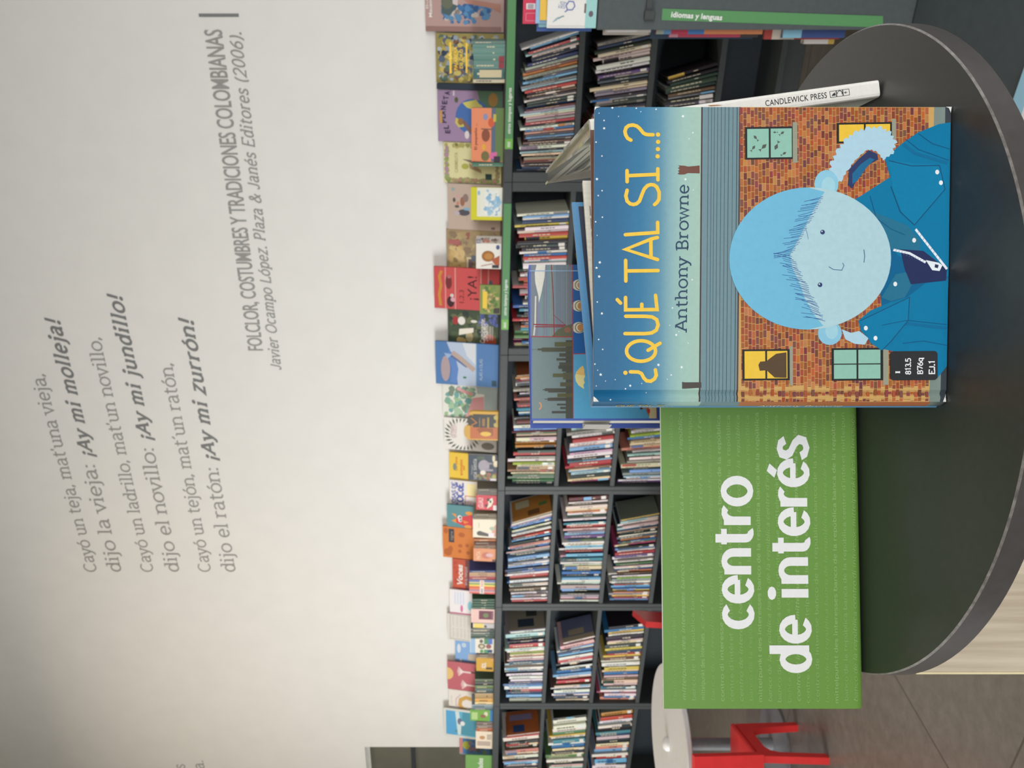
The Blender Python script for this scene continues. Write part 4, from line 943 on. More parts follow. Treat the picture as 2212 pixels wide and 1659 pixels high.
# ------------------------------------------------------------------ white table and red chairs, left
WT=(-1.78,4.12); WTZ=.53
t=thing('round_table','round white low table with a domed cap in front of the farther bookcases','table',Matrix.Translation((WT[0],WT[1],0)))
b=B(); b.lathe([(.374,WTZ-.026),(.38,WTZ-.022),(.38,WTZ-.004),(.376,WTZ)],72); weld(b.build('tabletop',M['white'],t),.5)
b=B(); b.lathe([(.03,.02),(.03,WTZ-.0262)],24); weld(b.build('pedestal',M['steel'],t))
b=B(); b.lathe([(.2,0),(.2,.008),(.05,.0198)],40); weld(b.build('base_plate',M['steel'],t))
b=B(); b.lathe([(.034,WTZ+.0003),(.032,WTZ+.014),(.022,WTZ+.024),(.008,WTZ+.028)],28); weld(b.build('cap',M['white'],t))
def kid_chair(mw,label):
    """one-piece moulded chair: seat, back shell, two side frames with inverted-U legs"""
    t=thing('kids_chair',label,'chair',mw,'red chairs at the white table')
    W,D,SH,BH=.34,.36,.305,.575
    b=B(); b.box(.0,W,.03,D,SH-.022,SH,bev=.006); b.build('seat',M['red'],t)
    b=B(); pr=[(0,.275),(.03,.285),(.012,BH),(-.018,BH-.004)]
    n=len(pr); b.faces([(-.012,y,z) for y,z in pr]+[(W+.012,y,z) for y,z in pr],[(0,1,2,3),(7,6,5,4)]+[(i,(i+1)%n,n+(i+1)%n,n+i) for i in range(n)],(200,0,0)); weld(b.build('backrest',M['red'],t))
    for x0,x1 in ((0,.03),(W-.03,W)):
        b=B()
        def leg(y0,y1,y2,y3): b.prism([(y0,0),(y1,0),(y2,SH-.055),(y3,SH-.055)],x0,x1,axis='x')
        out=[(.0,0),(.04,0),(.055,.19),(.075,.222),(.11,.235),(.25,.235),(.285,.222),(.305,.19),(.335,0),(.37,0),(.352,SH-.0225),(.018,SH-.0225)]
        b.faces([(x0,y,z) for y,z in out]+[(x1,y,z) for y,z in out],[(0,1,2,11),(2,3,11),(3,4,11),(4,5,10,11),(5,6,10),(6,7,10),(7,8,9,10)]+[tuple(12+k for k in f[::-1]) for f in [(0,1,2,11),(2,3,11),(3,4,11),(4,5,10,11),(5,6,10),(6,7,10),(7,8,9,10)]]+[(i,(i+1)%12,12+(i+1)%12,12+i) for i in range(12)],(200,0,0))
        weld(b.build('side_leg_frame',M['red'],t),.5)
    return t
kid_chair(Matrix.Translation((-1.91,3.50,0)),'red plastic low chair cut by the photo\'s bottom edge beside the white table')
kid_chair(Matrix.Translation((-1.285,4.45,0))@Matrix.Rotation(math.radians(96),4,'Z'),'red plastic low chair mostly hidden behind the green sign, only its backrest corner showing')

# ------------------------------------------------------------------ round display table
DZ=HC-.38; DCX,DCY,DR=.032,.882,.321
t=thing('display_table','charcoal round-topped display table carrying the picture books and green sign','table',Matrix.Translation((DCX,DCY,0)))
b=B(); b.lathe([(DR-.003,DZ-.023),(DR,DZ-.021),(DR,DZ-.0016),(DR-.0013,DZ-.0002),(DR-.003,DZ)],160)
o=b.build('tabletop',M['disc'],t); o.data.materials.append(M['rim']); o.data.materials.append(M['worn_glint'])
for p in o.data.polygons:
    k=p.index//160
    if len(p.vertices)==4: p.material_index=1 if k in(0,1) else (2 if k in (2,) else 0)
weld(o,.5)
b=B(); b.box(-.2925,.209,-.128,.108,.0,DZ-.0235); b.build('pedestal_cabinet',M['wood'],t)
b=B(); b.box(-.2945,-.2926,-.1285,.108,.0,DZ-.0236); b.build('edge_strip',M['edge'],t)

# ------------------------------------------------------------------ the open picture book in front
FB=thing('picture_book','open picture book with yellow title and brick house cover, front on the charcoal table','book',
  Matrix.Translation((-.0142,.664,DZ+.0006))@Matrix.Rotation(math.radians(-1.7),4,'Z'))
FW,FH=.2326,.281
def F(x,y):
    """photo pixel on the front cover -> metres from its lower spine corner (the picture is nearly square on to it)"""
    k=(x-1283)/(2050-1283)
    yl=862.5+k*5.5; yr=219+k*13
    xt=1278+(1288-1278)*(862-y)/643; xb=2045+(2056-2045)*(868-y)/636
    return (min(FW,max(0,FW*(yl-y)/(yl-yr))), min(FH,max(0,FH*(xb-x)/(xb-xt))))
b=B(); A=Art(b,(0,0,0),(1,0,0),(0,0,1),F,eps=.00024)
e=.0028
# board with a hinge groove beside the spine
gx=[0,.0035,.0065,.0095,FW]; gy=[.0008,0,.0016,0,0]
# cover print is laid on the flat part and wraps the groove
def yoff(a):
    for i in range(4):
        if a<=gx[i+1]: return gy[i]+(gy[i+1]-gy[i])*(a-gx[i])/(gx[i+1]-gx[i])
    return 0
def Pw(a,bz): return Vector((a,yoff(a)-A.eps*A.k,bz))
A.P=Pw
for i in range(4): b.face([(gx[i],gy[i],0),(gx[i+1],gy[i+1],0),(gx[i+1],gy[i+1],FH),(gx[i],gy[i],FH)],(58,118,168))
b.face([(0,e,0),(0,e,FH),(FW,e,FH),(FW,e,0)],(160,110,84)); b.face([(FW,0,0),(FW,e,0),(FW,e,FH),(FW,0,FH)],(70,110,140)); b.face([(0,.0008,FH),(FW,0,FH),(FW,e,FH),(0,e,FH)],(120,160,190)); b.face([(0,.0008,0),(0,e,0),(FW,e,0),(FW,0,0)],(80,80,80))
def yband(x0,x1,c0,c1,k=1):
    """horizontal band of the print, following the groove"""
    A.L(k)
    for i in range(4):
        h0=F(x0,540)[1]; h1=F(x1,540)[1]
        b.face([Pw(gx[i],h0),Pw(gx[i],h1),Pw(gx[i+1],h1),Pw(gx[i+1],h0)],[c0,c1,c1,c0])
SKY=((1270,(22,92,132)),(1330,(28,98,140)),(1385,(46,116,156)),(1425,(90,142,166)),(1450,(136,174,178)),(1475,(156,190,180)),(1513,(162,192,178)))
for (x0,c0),(x1,c1) in zip(SKY,SKY[1:]): yband(x0,x1,c0,c1)
yband(1513,1598,(112,140,148),(112,140,148))
for x,hw,c in ((1514,1.6,(70,56,56)),(1528,.6,(70,88,96)),(1535,.6,(70,88,96)),(1541,.6,(72,90,98)),(1548,.6,(70,88,96)),(1556,.6,(66,84,92)),(1564,.6,(70,88,96)),(1572,.7,(66,84,92)),(1581,.6,(80,98,104)),(1590,.8,(60,74,80)),(1596,1.6,(84,62,56))):
    yband(x-hw,x+hw,c,c,1.4)
yband(1598,2014,(200,160,98),(200,160,98))
yband(2014,2038,(122,136,130),(126,140,134)); yband(2038,2062,(58,66,72),(58,66,72))
# bricks
R=random.Random(12); BC=[(160,84,54),(178,104,60),(138,72,60),(166,92,52),(116,64,60),(186,122,74),(150,78,48),(128,74,64)]
row_h=8.0; x=1599.5; r=0; A.L(1.4)
while x+row_h<2014:
    y=219.5+(r%2)*7.5+R.uniform(-2,2)
    yy=y0_=219.4+13*((x+4)-1283)/767
    while yy<866:
        y2=min(866.5,yy+R.choice((13,15,16,17))+(0 if yy>y0_ else -(r%2)*7))
        if yy<862: A.poly([(x+.5,y2-.6),(x+row_h-.5,y2-.6),(x+row_h-.5,yy+.6),(x+.5,yy+.6)],vary(R.choice(BC),9))
        yy=y2
    x+=row_h; r+=1
# chimneys
A.L(1.6); DY=11; A.poly([(1513,349),(1513,366),(1487,365),(1480,368),(1470,368),(1465,366),(1469,363),(1466,360),(1470,357),(1466,354),(1470,351),(1467,348),(1480,349),(1488,351)],(112,72,60)); A.poly([(1513,821),(1513,833),(1478,835),(1471,835),(1471,820),(1478,821)],(76,70,66))
# windows: frame, panes, sill
def win(x0,y0,x1,y1,pane,sx0,sy0,sx1,sy1):
    A.L(1.7); A.rect(x0,y0,x1,y1,(40,42,42)); A.L(1.9)
    xm=(x0+x1)/2
    A.rect(x0+5,y0+4,xm-2,y1-4,pane); A.rect(xm+2,y0+4,x1-6,y1-4,pane)
    A.L(1.9); A.rect(sx0,sy0,sx1,sy1,(150,152,134))
MINT=(142,190,172); YEL=(232,192,66)
win(1611,268,1718,338,MINT,1714,259,1724,346); 
R=random.Random(3)
for (fx,fy,l,an) in ((1634,291,9,.9),(1629,313,9,2.2),(1651,311,12,2.4),(1679,310,12,2.0+3.14),(1691,282,8,2.5),(1695,326,8,2.6),(1676,280,6,0)):
    ca,sa=math.cos(an),math.sin(an)
    A.L(2.1).poly([(fx+1.5*(ca*a-sa*c),fy+1.5*(sa*a+ca*c)) for a,c in ((-l*.5,0),(-l*.1,-l*.24),(l*.35,0),(l*.7,-l*.22),(l*.62,0),(l*.7,l*.22),(l*.35,0),(-l*.1,l*.24))],(84,90,82))
win(1602,750,1706,818,YEL,1705,744,1712,829)
A.L(2.1); A.poly([(1698,757),(1698,813),(1672,812),(1659,800),(1655,796),(1640,797),(1637,784),(1641,777),(1655,776),(1662,770),(1676,760)],(88,70,50))
win(1809,262,1930,306,YEL,1928,256,1937,300)
win(1796,749,1908,820,MINT,1908,744,1919,830); A.L(2.1); A.line([(1800,784),(1904,784)],1.2,(44,50,48))
# plain figure: a pale blue round-headed child in a blue coat
CO=(10,118,160); CO2=(14,98,142)
A.L(2.4)
A.poly([(1924,380),(1860,420),(1838,432),(1850,470),(1895,500),(1940,548),(1990,580),(2050,596),(2054,265),(2030,268),(1985,285),(1950,308),(1912,340)],CO)
A.poly([(1854,690),(1880,668),(1925,650),(1960,640),(2000,610),(2049,600),(2046,790),(2024,818),(1990,780),(1945,760),(1908,752),(1880,732),(1860,712)],CO)
A.L(2.35); A.poly([(1905,440),(1895,560),(1905,660),(2000,660),(2052,620),(2052,520)],CO2)
A.L(2.6); R=random.Random(8)
fur=[(1790,372),(1796,345),(1810,318),(1828,296),(1850,280),(1878,272),(1905,272),(1926,284),(1938,306),(1930,330),(1908,344),(1896,326),(1876,320),(1852,340),(1834,362),(1818,388),(1800,392)]
fz=[]
for i,p in enumerate(fur):
    q=fur[(i+1)%len(fur)]
    for k in range(5):
        f=k/5; j=R.uniform(-1,1)
        nx,ny=-(q[1]-p[1]),q[0]-p[0]; n_=math.hypot(nx,ny)
        s_=(4.2 if k%2 else -1.5)*(1 if i<9 else .4); fz.append((p[0]+(q[0]-p[0])*f-nx/n_*s_*-1+j*.5, p[1]+(q[1]-p[1])*f-ny/n_*s_*-1+j*.5))
A.poly(fz,(172,206,222))
A.L(2.8); A.poly([(1836,362),(1856,340),(1878,322),(1896,330),(1898,342),(1880,352),(1858,372),(1842,404),(1832,396)],(48,60,100)); A.poly([(1842,372),(1860,352),(1880,338),(1890,342),(1872,360),(1852,388),(1842,394)],(34,104,146))
A.L(2.5); A.poly([(1818,708),(1838,716),(1856,712),(1876,728),(1868,742),(1846,740),(1826,730)],(172,206,222))
A.L(2.9); A.poly([(1921,345),(2030,357),(2042,408),(1976,484),(1950,460),(1930,410)],(14,124,166)); A.line([(1921,345),(1970,357),(2030,357),(2042,408),(1976,484),(1945,455),(1925,400)],.9,(24,72,110))
A.poly([(1852,436),(1900,460),(1960,484),(1990,520),(1985,545),(1930,540),(1890,500)],(40,112,142)); A.poly([(1904,640),(1935,590),(1960,585),(1972,610),(1955,640),(1925,648)],(40,112,142)); A.poly([(1945,536),(1995,540),(2046,580),(2044,605),(1968,612),(1955,580)],(38,48,88))
A.poly([(1858,690),(1900,668),(1965,640),(1962,690),(1925,735),(1905,755),(1880,738)],(14,122,164)); A.line([(1858,690),(1965,640),(1962,690),(1925,735),(1905,755)],.8,(24,72,110))
A.L(3.1)
for (zx0,zy0,zx1,zy1) in ((1930,537,2000,565),(1978,493,2046,580)):
    A.line([(zx0,zy0),((zx0+zx1)/2,(zy0+zy1)/2-(6 if zx0<1950 else 0)),(zx1,zy1)],2.6,(226,232,238))
    for k in range(12):
        f=k/12; A.L(3.3); A.line([(zx0+(zx1-zx0)*f-1.5,zy0+(zy1-zy0)*f+2),(zx0+(zx1-zx0)*f+2,zy0+(zy1-zy0)*f-3)],.4,(90,110,150))
A.L(3.4); A.poly([(2000,560),(2028,566),(2036,572),(2030,584),(2014,582)],(226,234,238)); A.L(3.6).poly([(2020,569),(2028,571),(2026,578),(2019,576)],(40,50,80))
for (x,y) in ((1975,517),(1934,611),(1870,706),(1891,728),(2025,371),(2033,394)): A.L(3.3).ell(x,y,4.2,5,(228,232,232))
A.L(3.05)
for q in ([(1958,300),(1985,322),(2050,346)],[(1985,288),(2015,310),(2052,322)],[(1896,470),(1925,492),(1955,505)],[(1905,700),(1960,690),(2046,700)],[(1950,740),(1995,735),(2046,745)],[(1880,420),(1890,455),(1898,498)]): A.line(q,.8,(16,84,128))
for q in ([(1952,310),(1978,330),(2048,352)],[(1912,705),(1960,697),(2046,708)]): A.L(3.0).line(q,3.2,(16,106,150))
# head, ears, hair
A.L(3.2); A.ell(1786,393,26,30,(140,196,218)); A.ell(1792,716,26,26,(136,192,216)); A.L(3.4); A.ell(1790,397,15,19,(160,206,220),a0=0,a1=360); A.ell(1796,712,14,17,(158,204,218))
def egg(rx0,rx1,ry,cx=1745,cy=554): return [(cx+(rx0 if math.cos(a)<0 else rx1)*math.cos(a),cy+ry*math.sin(a)) for a in [2*PI*k/60 for k in range(60)]]
A.L(3.6); A.poly(egg(170,180,154),(172,205,213))
A.L(3.8); hair=[p for p in egg(170,180,154) if p[0]<=1762]
hair=sorted(hair,key=lambda p:math.atan2(p[1]-554,-(p[0]-1745)))
A.poly(hair+[(1778,700),(1758,676),(1738,640),(1728,610),(1712,575),(1706,545),(1726,510),(1746,470),(1768,430),(1782,410)],(112,182,212))
R=random.Random(6); A.L(4.0)
for k in range(64):
    f=k/63; y=420+f*270
    xe=(1776-(y-420)*.55 if y<545 else 1706+(y-545)*.5) ; l=R.uniform(18,44); dy=(10 if y<545 else -12)*R.uniform(.4,1.2)
    A.line([(xe-l,y+dy),(xe-l*.4,y+dy*.5),(xe+R.uniform(0,6),y)],.55,(58,96,152))
A.L(4.1); A.ell(1777,497,5,5,(48,66,112)); A.ell(1771,611,5,5,(48,66,112))
A.line([(1790,572),(1800,578),(1818,580),(1823,570),(1820,564)],.7,(62,96,136)); A.line([(1866,536),(1868,550),(1866,564)],.8,(70,96,136)); A.line([(1740,488),(1744,500),(1746,512)],.5,(80,120,170)); A.L(4.3).ell(1775.5,495.5,1.4,1.4,(230,238,244)); A.ell(1769.5,609.5,1.4,1.4,(230,238,244))
# stars
for (cx_,cy_) in ((112,77),(180,50),(211,95),(137,115),(137,155),(302,55),(325,73),(403,62),(540,100),(590,185),(570,215),(95,225),(124,297),(97,415),(103,500),(123,475),(88,635),(123,612),(95,705),(107,845),(90,873),(103,918),(92,1050),(115,1110),(97,1245),(117,1297),(76,1373),(90,1405),(105,1428),(180,1455),(82,1487),(130,1462),(155,1560),(232,1503),(257,1487),(316,1476),(340,1525),(403,1380),(448,1455),(468,1433),(557,1268),(522,1393),(496,1225),(478,1085),(580,940),(463,1175),(550,423),(510,1208),(590,478)):
    A.L(1.6).star(1250+cx_/2.37,200+cy_/2.37,R.choice((1.6,2.4,3.4,3.8)),(236,240,240),R.random())
# title and author
YL=(236,194,62)
TI=[[(1359,797),(1376,797.5),(1383,801),(1388,811),(1394,817),(1403,818),(1411,813),(1415,805),(1413,793)],
 [(1382.4+31.5*math.cos(a),751.5+22.5*math.sin(a)) for a in [2*PI*k/28 for k in range(29)]],[(1397.6,750),(1423.7,734.8)],
 [(1348,713),(1392,713.5),(1406,712),(1416,706),(1420,695),(1417,683),(1407,677),(1392,675.5),(1350,675)],
 [(1350,634),(1350,661),(1418,661),(1415,630)],[(1385,661),(1385,649)],[(1332,638.5),(1339,646)],
 [(1351,553),(1351,598)],[(1352,576),(1421,576)],[(1420,504),(1407,507),(1351,529),(1420,552)],[(1406,511),(1406,544)],
 [(1351,497),(1421,493),(1421,471)],
 [(1355.8,400.5),(1352.8,412.8),(1355.8,424.3),(1362,430),(1369,431.7),(1376,430),(1382.3,424.3),(1387.7,410),(1393,398),(1400,391),(1407,389),(1414,390),(1420,394.4),(1425,406),(1424.5,421),(1420,428),(1414.8,432.4)],
 [(1356,358),(1356,382)],[(1356,369),(1423,367)],[(1422.5,355),(1422.5,379)],
 [(1365,292),(1358,288),(1354,281),(1352.4,273),(1355,265),(1361,260.5),(1370,259.5),(1378,262),(1384,267),(1391.8,277),(1397,280),(1403,281),(1412.8,281.2)]]
A.L(2.6)
for s in TI: A.line(s,3.9,YL,True)
for (x,y) in ((1348,799),(1422.3,328),(1423,312.4),(1423.6,296.8),(1423.6,281)): A.ell(x,y,4.7,4.7,YL)
def skew_text(tp,xs,ys,xe,ye,hpx,col,hu=.7):
    polys,w=tp
    for q in polys: A.poly([(xs+(xe-xs)*a/w-hpx*c/hu, ys+(ye-ys)*a/w) for a,c in q],col)
A.L(2.6); skew_text(stroke_text('Anthony Browne',.078,.1,0,.03),1482,709,1489,388,25,(38,66,94))
A.L(4.4)                                    # worn white board corners
for q in ([(1288,219),(1288,226),(1291,222),(1300,219)],[(2056,232),(2043,232),(2050,235),(2054,245)],[(2045,868),(2045,850),(2042,856),(2038,868)],[(1278,862),(1278,850),(1284,855),(1290,862)]): A.poly(q,(226,226,220))
b.build('front_cover',M['gloss'],FB)
# black call-number sticker
b=B(); S0=Art(b,(0,0,0),(1,0,0),(0,0,1),F,eps=.00026); r_=7
def rr(x0,y0,x1,y1,r): 
    o=[]
    for cx_,cy_,a0 in ((x1-r,y1-r,0),(x0+r,y1-r,90),(x0+r,y0+r,180),(x1-r,y0+r,270)): o+=[(cx_+r*math.cos(math.radians(a0+k*18)),cy_+r*math.sin(math.radians(a0+k*18))) for k in range(6)]
    return o
S0.L(5).poly(rr(1922,757,2025,820,8),(30,33,36)); S0.L(6)
for tx,x,y0,y1,h in (('I',1943,806,799,10),('813.5',1966,808,772,11),('B76q',1992,808,771,11),('EJ.1',2018,808,777,12)):
    S0.text(stroke_text(tx,.13,.08),x,y0,y1,h,(232,234,234))
tag(b.build('call_number_sticker',M['print'],FB),'black rounded sticker with white call number')
# spine, rounded, wrapping to the back cover that stands open behind
b=B(); N=8; sp=[]
for k in range(N+1):
    f=k/N; sp.append((-.0040*math.sin(f*PI*.5)-.0002*math.sin(f*PI), .0008+.0112*f))
hs=[(F(x,862)[1],c) for x,c in SKY]+[(F(1513,862)[1],(112,140,148)),(F(1598,862)[1],(112,140,148)),(F(1598,862)[1],(176,110,70)),(F(2014,862)[1],(168,102,66)),(F(2014,862)[1],(120,134,128)),(0,(64,70,74))]
hs[0]=(FH,hs[0][1])
for k in range(N):
    for (h0,c0),(h1,c1) in zip(hs,hs[1:]):
        if h0-h1<1e-5: continue
        (x0,y0),(x1,y1)=sp[k],sp[k+1]
        b.face([(x0,y0,h1),(x1,y1,h1),(x1,y1,h0),(x0,y0,h0)],[c1,c1,c0,c0])
b.face([(x,y,FH) for x,y in sp]+[(.004,.008,FH)],(96,140,170)); b.face([(x,y,0) for x,y in sp]+[(.004,.008,0)],(80,80,80))
def spine_print(tp,x0,x1,col,hpx):
    polys,w=tp; (ax,ay),(bx,by)=sp[3],sp[7]; h0=F(x0,862)[1]; h1=F(x1,862)[1]
    d=Vector((ax-bx,ay-by)); n_=Vector((d.y,-d.x)).normalized()*-.0005
    if n_.x>0: n_=-n_
    for q in polys: b.face([(bx+d.x*c/.7+n_.x,by+d.y*c/.7+n_.y,h0+(h1-h0)*a/w) for a,c in q],col)
spine_print(stroke_text('QUE TAL SI . .',.1,0),1330,1458,(206,180,80),8); spine_print(stroke_text('Anthony Browne',.08,.06),1645,1830,(226,206,150),8)
b.build('spine',M['gloss'],FB)
# back cover: standing open behind, night-sky endpaper inside
mwB=Matrix.Translation((-.0037,.0118,0))@Matrix.Rotation(math.radians(35.5),4,'Z')
b=B(); b.box(0,.2326,0,.0028,0,FH,(86,142,186))
i0,i1=.008,.2326-.006; b.face([(i0,-.0003,.006),(i1,-.0003,.006),(i1,-.0003,FH-.006),(i0,-.0003,FH-.006)],(52,60,78))
AB=Art(b,(0,0,0),(1,0,0),(0,0,1),lambda x,y:(x,y),eps=.0006); R=random.Random(17)
for k in range(60): AB.star(R.uniform(.012,.222),R.uniform(.02,.27),R.uniform(.0005,.0013),(220,226,230),R.random())
for k in range(9): AB.star(.03+k*.021,FH-.0105-R.uniform(0,.004),R.uniform(.0006,.0013),(220,226,230),R.random())
b.build('back_cover',M['gloss'],FB,mwB)
mwP=Matrix.Translation((-.0005,.0062,0))@Matrix.Rotation(math.radians(27.3),4,'Z')
b=B(); b.box(.003,.222,-.002,.002,.004,FH-.005); o=b.build('page_block',M['page'],FB,mwP)
b=B(); AP=Art(b,(0,-.002,0),(1,0,0),(0,0,1),lambda x,y:(x,y),eps=.0004); R=random.Random(4)
x=.02
while x<.19:
    l=R.uniform(.004,.012); AP.poly([(x,FH-.0105),(x+l,FH-.0105),(x+l,FH-.0092),(x,FH-.0092)],(150,146,138)); x+=l+.003
b.build('printed_line',M['print'],o)
mwL=Matrix.Translation((-.0002,.0048,0))@Matrix.Rotation(math.radians(13.5),4,'Z')
b=B(); b.box(.003,.2235,-.0006,.0006,.004,FH-.0045); b.build('leaf',M['page'],FB,mwL)
mwE=Matrix.Translation((0,.0036,0))@Matrix.Rotation(math.radians(8.0),4,'Z')
b=B(); b.box(.003,.2265,-.0004,.0004,.004,FH-.0015,(118,84,72))
for k in range(8): b.face([(.02+k*.026,.0007,FH-.03),(.024+k*.026,.0007,FH-.03),(.024+k*.026,.0007,FH-.0015),(.02+k*.026,.0007,FH-.0015)],(170,140,116))
b.build('endpaper',M['print'],FB,mwE)

# ------------------------------------------------------------------ leaning square book with a white spine
SL_=.2715; ST2=.0154; SW=.265
vz=Vector((.2326-.2730,.7560-.769,.2690)).normalized()
vy=Vector((.085,1,0)); vy=(vy-vz*vy.dot(vz)).normalized(); vx=vy.cross(vz)
mw2=Matrix(((vx.x,vy.x,vz.x,.2655),(vx.y,vy.y,vz.y,.769),(vx.z,vy.z,vz.z,DZ+.0012),(0,0,0,1)))
SB2=thing('picture_book','white-spined square picture book leaning behind the right edge of the starry title book','book',mw2)
b=B(); e=.0028
BK=(196,198,182)
for x0,x1 in ((0,e),(ST2-e,ST2)): b.box(x0,x1,.003,SW,0,SL_,BK)
R=random.Random(9)
for k in range(34):          # bark-like lines and rings on the left face and on the board edges
    z=.01+k*.0077; 
    b.face([(-.0003,R.uniform(.005,.05),z),(-.0003,R.uniform(.18,.262),z+R.uniform(-.012,.02)),(-.0003,R.uniform(.18,.262),z+.0013+R.uniform(0,.014))],(128,132,122))
for x0 in (0,ST2-e):
    y=.012
    while y<SW-.01:
        l=R.uniform(.006,.03); b.face([(x0,y,SL_+.0003),(x0+e,y,SL_+.0003),(x0+e,y+l,SL_+.0003),(x0,y+l,SL_+.0003)],R.choice(((204,206,202),(170,172,158),(196,200,140),(146,146,138)))); y+=l+R.uniform(0,.01)
b.build('cover',M['gloss'],SB2)
b=B(); pr=[(0,.003),(.0008,.0008),(.003,0),(ST2-.003,0),(ST2-.0008,.0008),(ST2,.003),(ST2-.001,.006),(.001,.006)]
b.prism([(x,y) for x,y in pr],0,SL_,(232,230,222),axis='z')
# publisher line, reading down the spine, and three small framed marks
polys,w=sans_text('CANDLEWICK PRESS',.004,0,1,1.05)
def SPN(a,c): return (ST2*.33+c,-.0003,a)
z0,z1=.1085,.0503
for q in polys: b.face([SPN(z0+(z1-z0)*a/w, .0055*c/.73) for a,c in q],(44,44,46))
A2=Art(b,(0,0,0),(1,0,0),(0,0,1),lambda x,y:(x,y),eps=.0003)
for k in range(3):
    za=.0472-k*.0062; q=[(ST2*.32,za),(ST2*.68,za),(ST2*.68,za-.0058),(ST2*.32,za-.0058),(ST2*.32,za)]
    A2.L(1).line(q,.00022,(50,50,52))
A2.poly([(ST2*.4,.046),(ST2*.52,.0445),(ST2*.58,.0425),(ST2*.4,.042)],(50,50,52)); A2.line(arc(ST2*.5,.0380,.0022,.0022,-120,100),.0003,(50,50,52)); A2.line([(ST2*.42,.0325),(ST2*.56,.0325)],.0003,(50,50,52)); A2.line([(ST2*.5,.031),(ST2*.5,.0340)],.0003,(50,50,52))
for k in range(5): A2.L(1).poly([(ST2*(.12+.15*k),.2+.004*(k%2)-.052),(ST2*(.2+.15*k),.205-.052),(ST2*(.24+.15*k),.214-.052),(ST2*(.16+.15*k),.212-.052)],(176,120,74))
b.build('spine',M['print'],SB2)
b=B(); b.box(e,ST2-e,.0065,SW-.004,.003,SL_-.006); b.build('page_block',M['page'],SB2)

# ------------------------------------------------------------------ tall city-and-beach book standing behind
CB_a=math.atan2(.05,.19)
mwC=Matrix.Translation((-.0427,.98,DZ+.0006))@Matrix.Rotation(CB_a,4,'Z')
CBk=thing('picture_book','tall picture book with skyline, red bridge and yellow umbrella panels, behind the open book','book',mwC)
CW,CH,CT_=.1965,.3065,.027
def CF(x,y):
    k=(908-y)/(908-572); Y=.98+.05*k; X=(1659-y-829.5)/FPX*Y
    # distance along the tilted face found from the ray through the pixel
    r=(1659-y-829.5)/FPX; a=(r*.98+.0427)/(math.cos(CB_a)-r*math.sin(CB_a))
    return a, (HC-(x-CX)/FPX*(.98+a*math.sin(CB_a)))-DZ-.0006
b=B(); BL=(84,108,184)
b.box(0,CW,0,.0025,0,CH,BL); b.box(-.004,CW,CT_-.0025,CT_,0,CH,(70,92,168)); b.box(CW-.0025,CW,.0025,CT_-.0025,0,CH,BL)
A=Art(b,(0,0,0),(1,0,0),(0,0,1),CF,eps=.0002)
Y1=904; 
A.rect(1149,727,1238,Y1,(122,138,138)); A.rect(1146.5,572,1236,727,(124,132,142))
A.rect(1236,765,1418,Y1,(92,166,204)); A.rect(1236,572,1440,765,(44,100,164))
R=random.Random(2)
A.L(1.5)
for k in range(14): 
    x=1162+k*5; A.rect(x,572,x+R.uniform(2,5),727,vary((128,140,148),10))
A.L(2.2); A.poly([(1159,572),(1178,572),(1176,600),(1170,630),(1164,655),(1163,640),(1156,610),(1155,590)],(222,218,206)); A.line([(1157,640),(1156,700),(1153,725)],1.6,(214,208,194)); 
A.L(2.4); A.line([(1191,572),(1195,640),(1197,727)],1,(140,64,74)); A.line([(1152,701),(1222,703)],1.3,(150,54,62)); A.line([(1155,706),(1222,706)],1.1,(150,54,62)); A.line([(1195,680),(1222,703)],.5,(150,60,68))
A.poly([(1236,727),(1192,727),(1205,712),(1222,704),(1236,700)],(104,106,84)); A.ell(1226,713,7,6,(150,104,84))
for q in ([(1146,727.5),(1237,728)],[(1237,572),(1238,Y1)],[(1237,765),(1270,764)],[(1231,572),(1232,575)]): A.L(3).line(q,.9,(176,64,66))
A.L(2.2)                                    # skyline blocks
for (xt,y0,y1,c) in ((1198,739,749,(96,96,70)),(1180,752,758,(88,88,72)),(1161.5,753,757,(84,82,70)),(1162,756.0,756.6,(84,82,70)),(1208,763,771,(84,84,74)),(1202,774,779,(82,82,74)),(1208,783,790,(84,84,74)),(1206,790,797,(78,80,72)),(1214,797,803,(80,80,72)),(1194,807,815,(98,98,72)),(1216,805,820,(92,92,70)),(1210,826,835,(90,90,70)),(1177,839,845,(80,78,70)),(1172,841,843,(80,78,70)),(1204,850,858,(92,90,62)),(1188,859,865,(78,76,68)),(1203,872,876,(76,78,72)),(1210,879,884,(80,80,72)),(1192,888,893,(78,78,74)),(1222,735,Y1,(78,80,72))):
    A.rect(xt,y0,1237.5,y1,c)
A.L(2.4); A.rect(1170,751,1237,760,(86,86,72)); A.rect(1148,754.8,1170,755.4,(84,84,76)); A.rect(1184,840,1237,848,(80,78,70)); A.rect(1183,859.5,1237,866,(78,76,68)); A.rect(1176,861.5,1184,863,(78,76,68))
A.L(2.6); A.line(arc(1162,877,7,8,-70,70),1.5,(206,152,108))
A.L(2.2); A.poly([(1259,790),(1252,795),(1245,804),(1242,813),(1244,824),(1250,833),(1262,841),(1260,832),(1263,827),(1261,820),(1264,812),(1262,806),(1262,798)],(232,218,150)); A.L(2.4); A.poly([(1259,790),(1250,798),(1244,808),(1264,812),(1262,806),(1262,798)],(230,190,112))
A.L(2.2)
for cy in (708,661,616):                   # round helmets
    A.ell(1250,cy,14,12,(216,212,188)); A.L(2.4); A.ell(1252,cy,10,10.5,(52,56,58)); A.L(2.6); A.ell(1252,cy,8.6,9,(222,212,180)); A.L(2.8); A.ell(1254,cy,6.5,7.5,(196,136,84)); A.L(2.2)
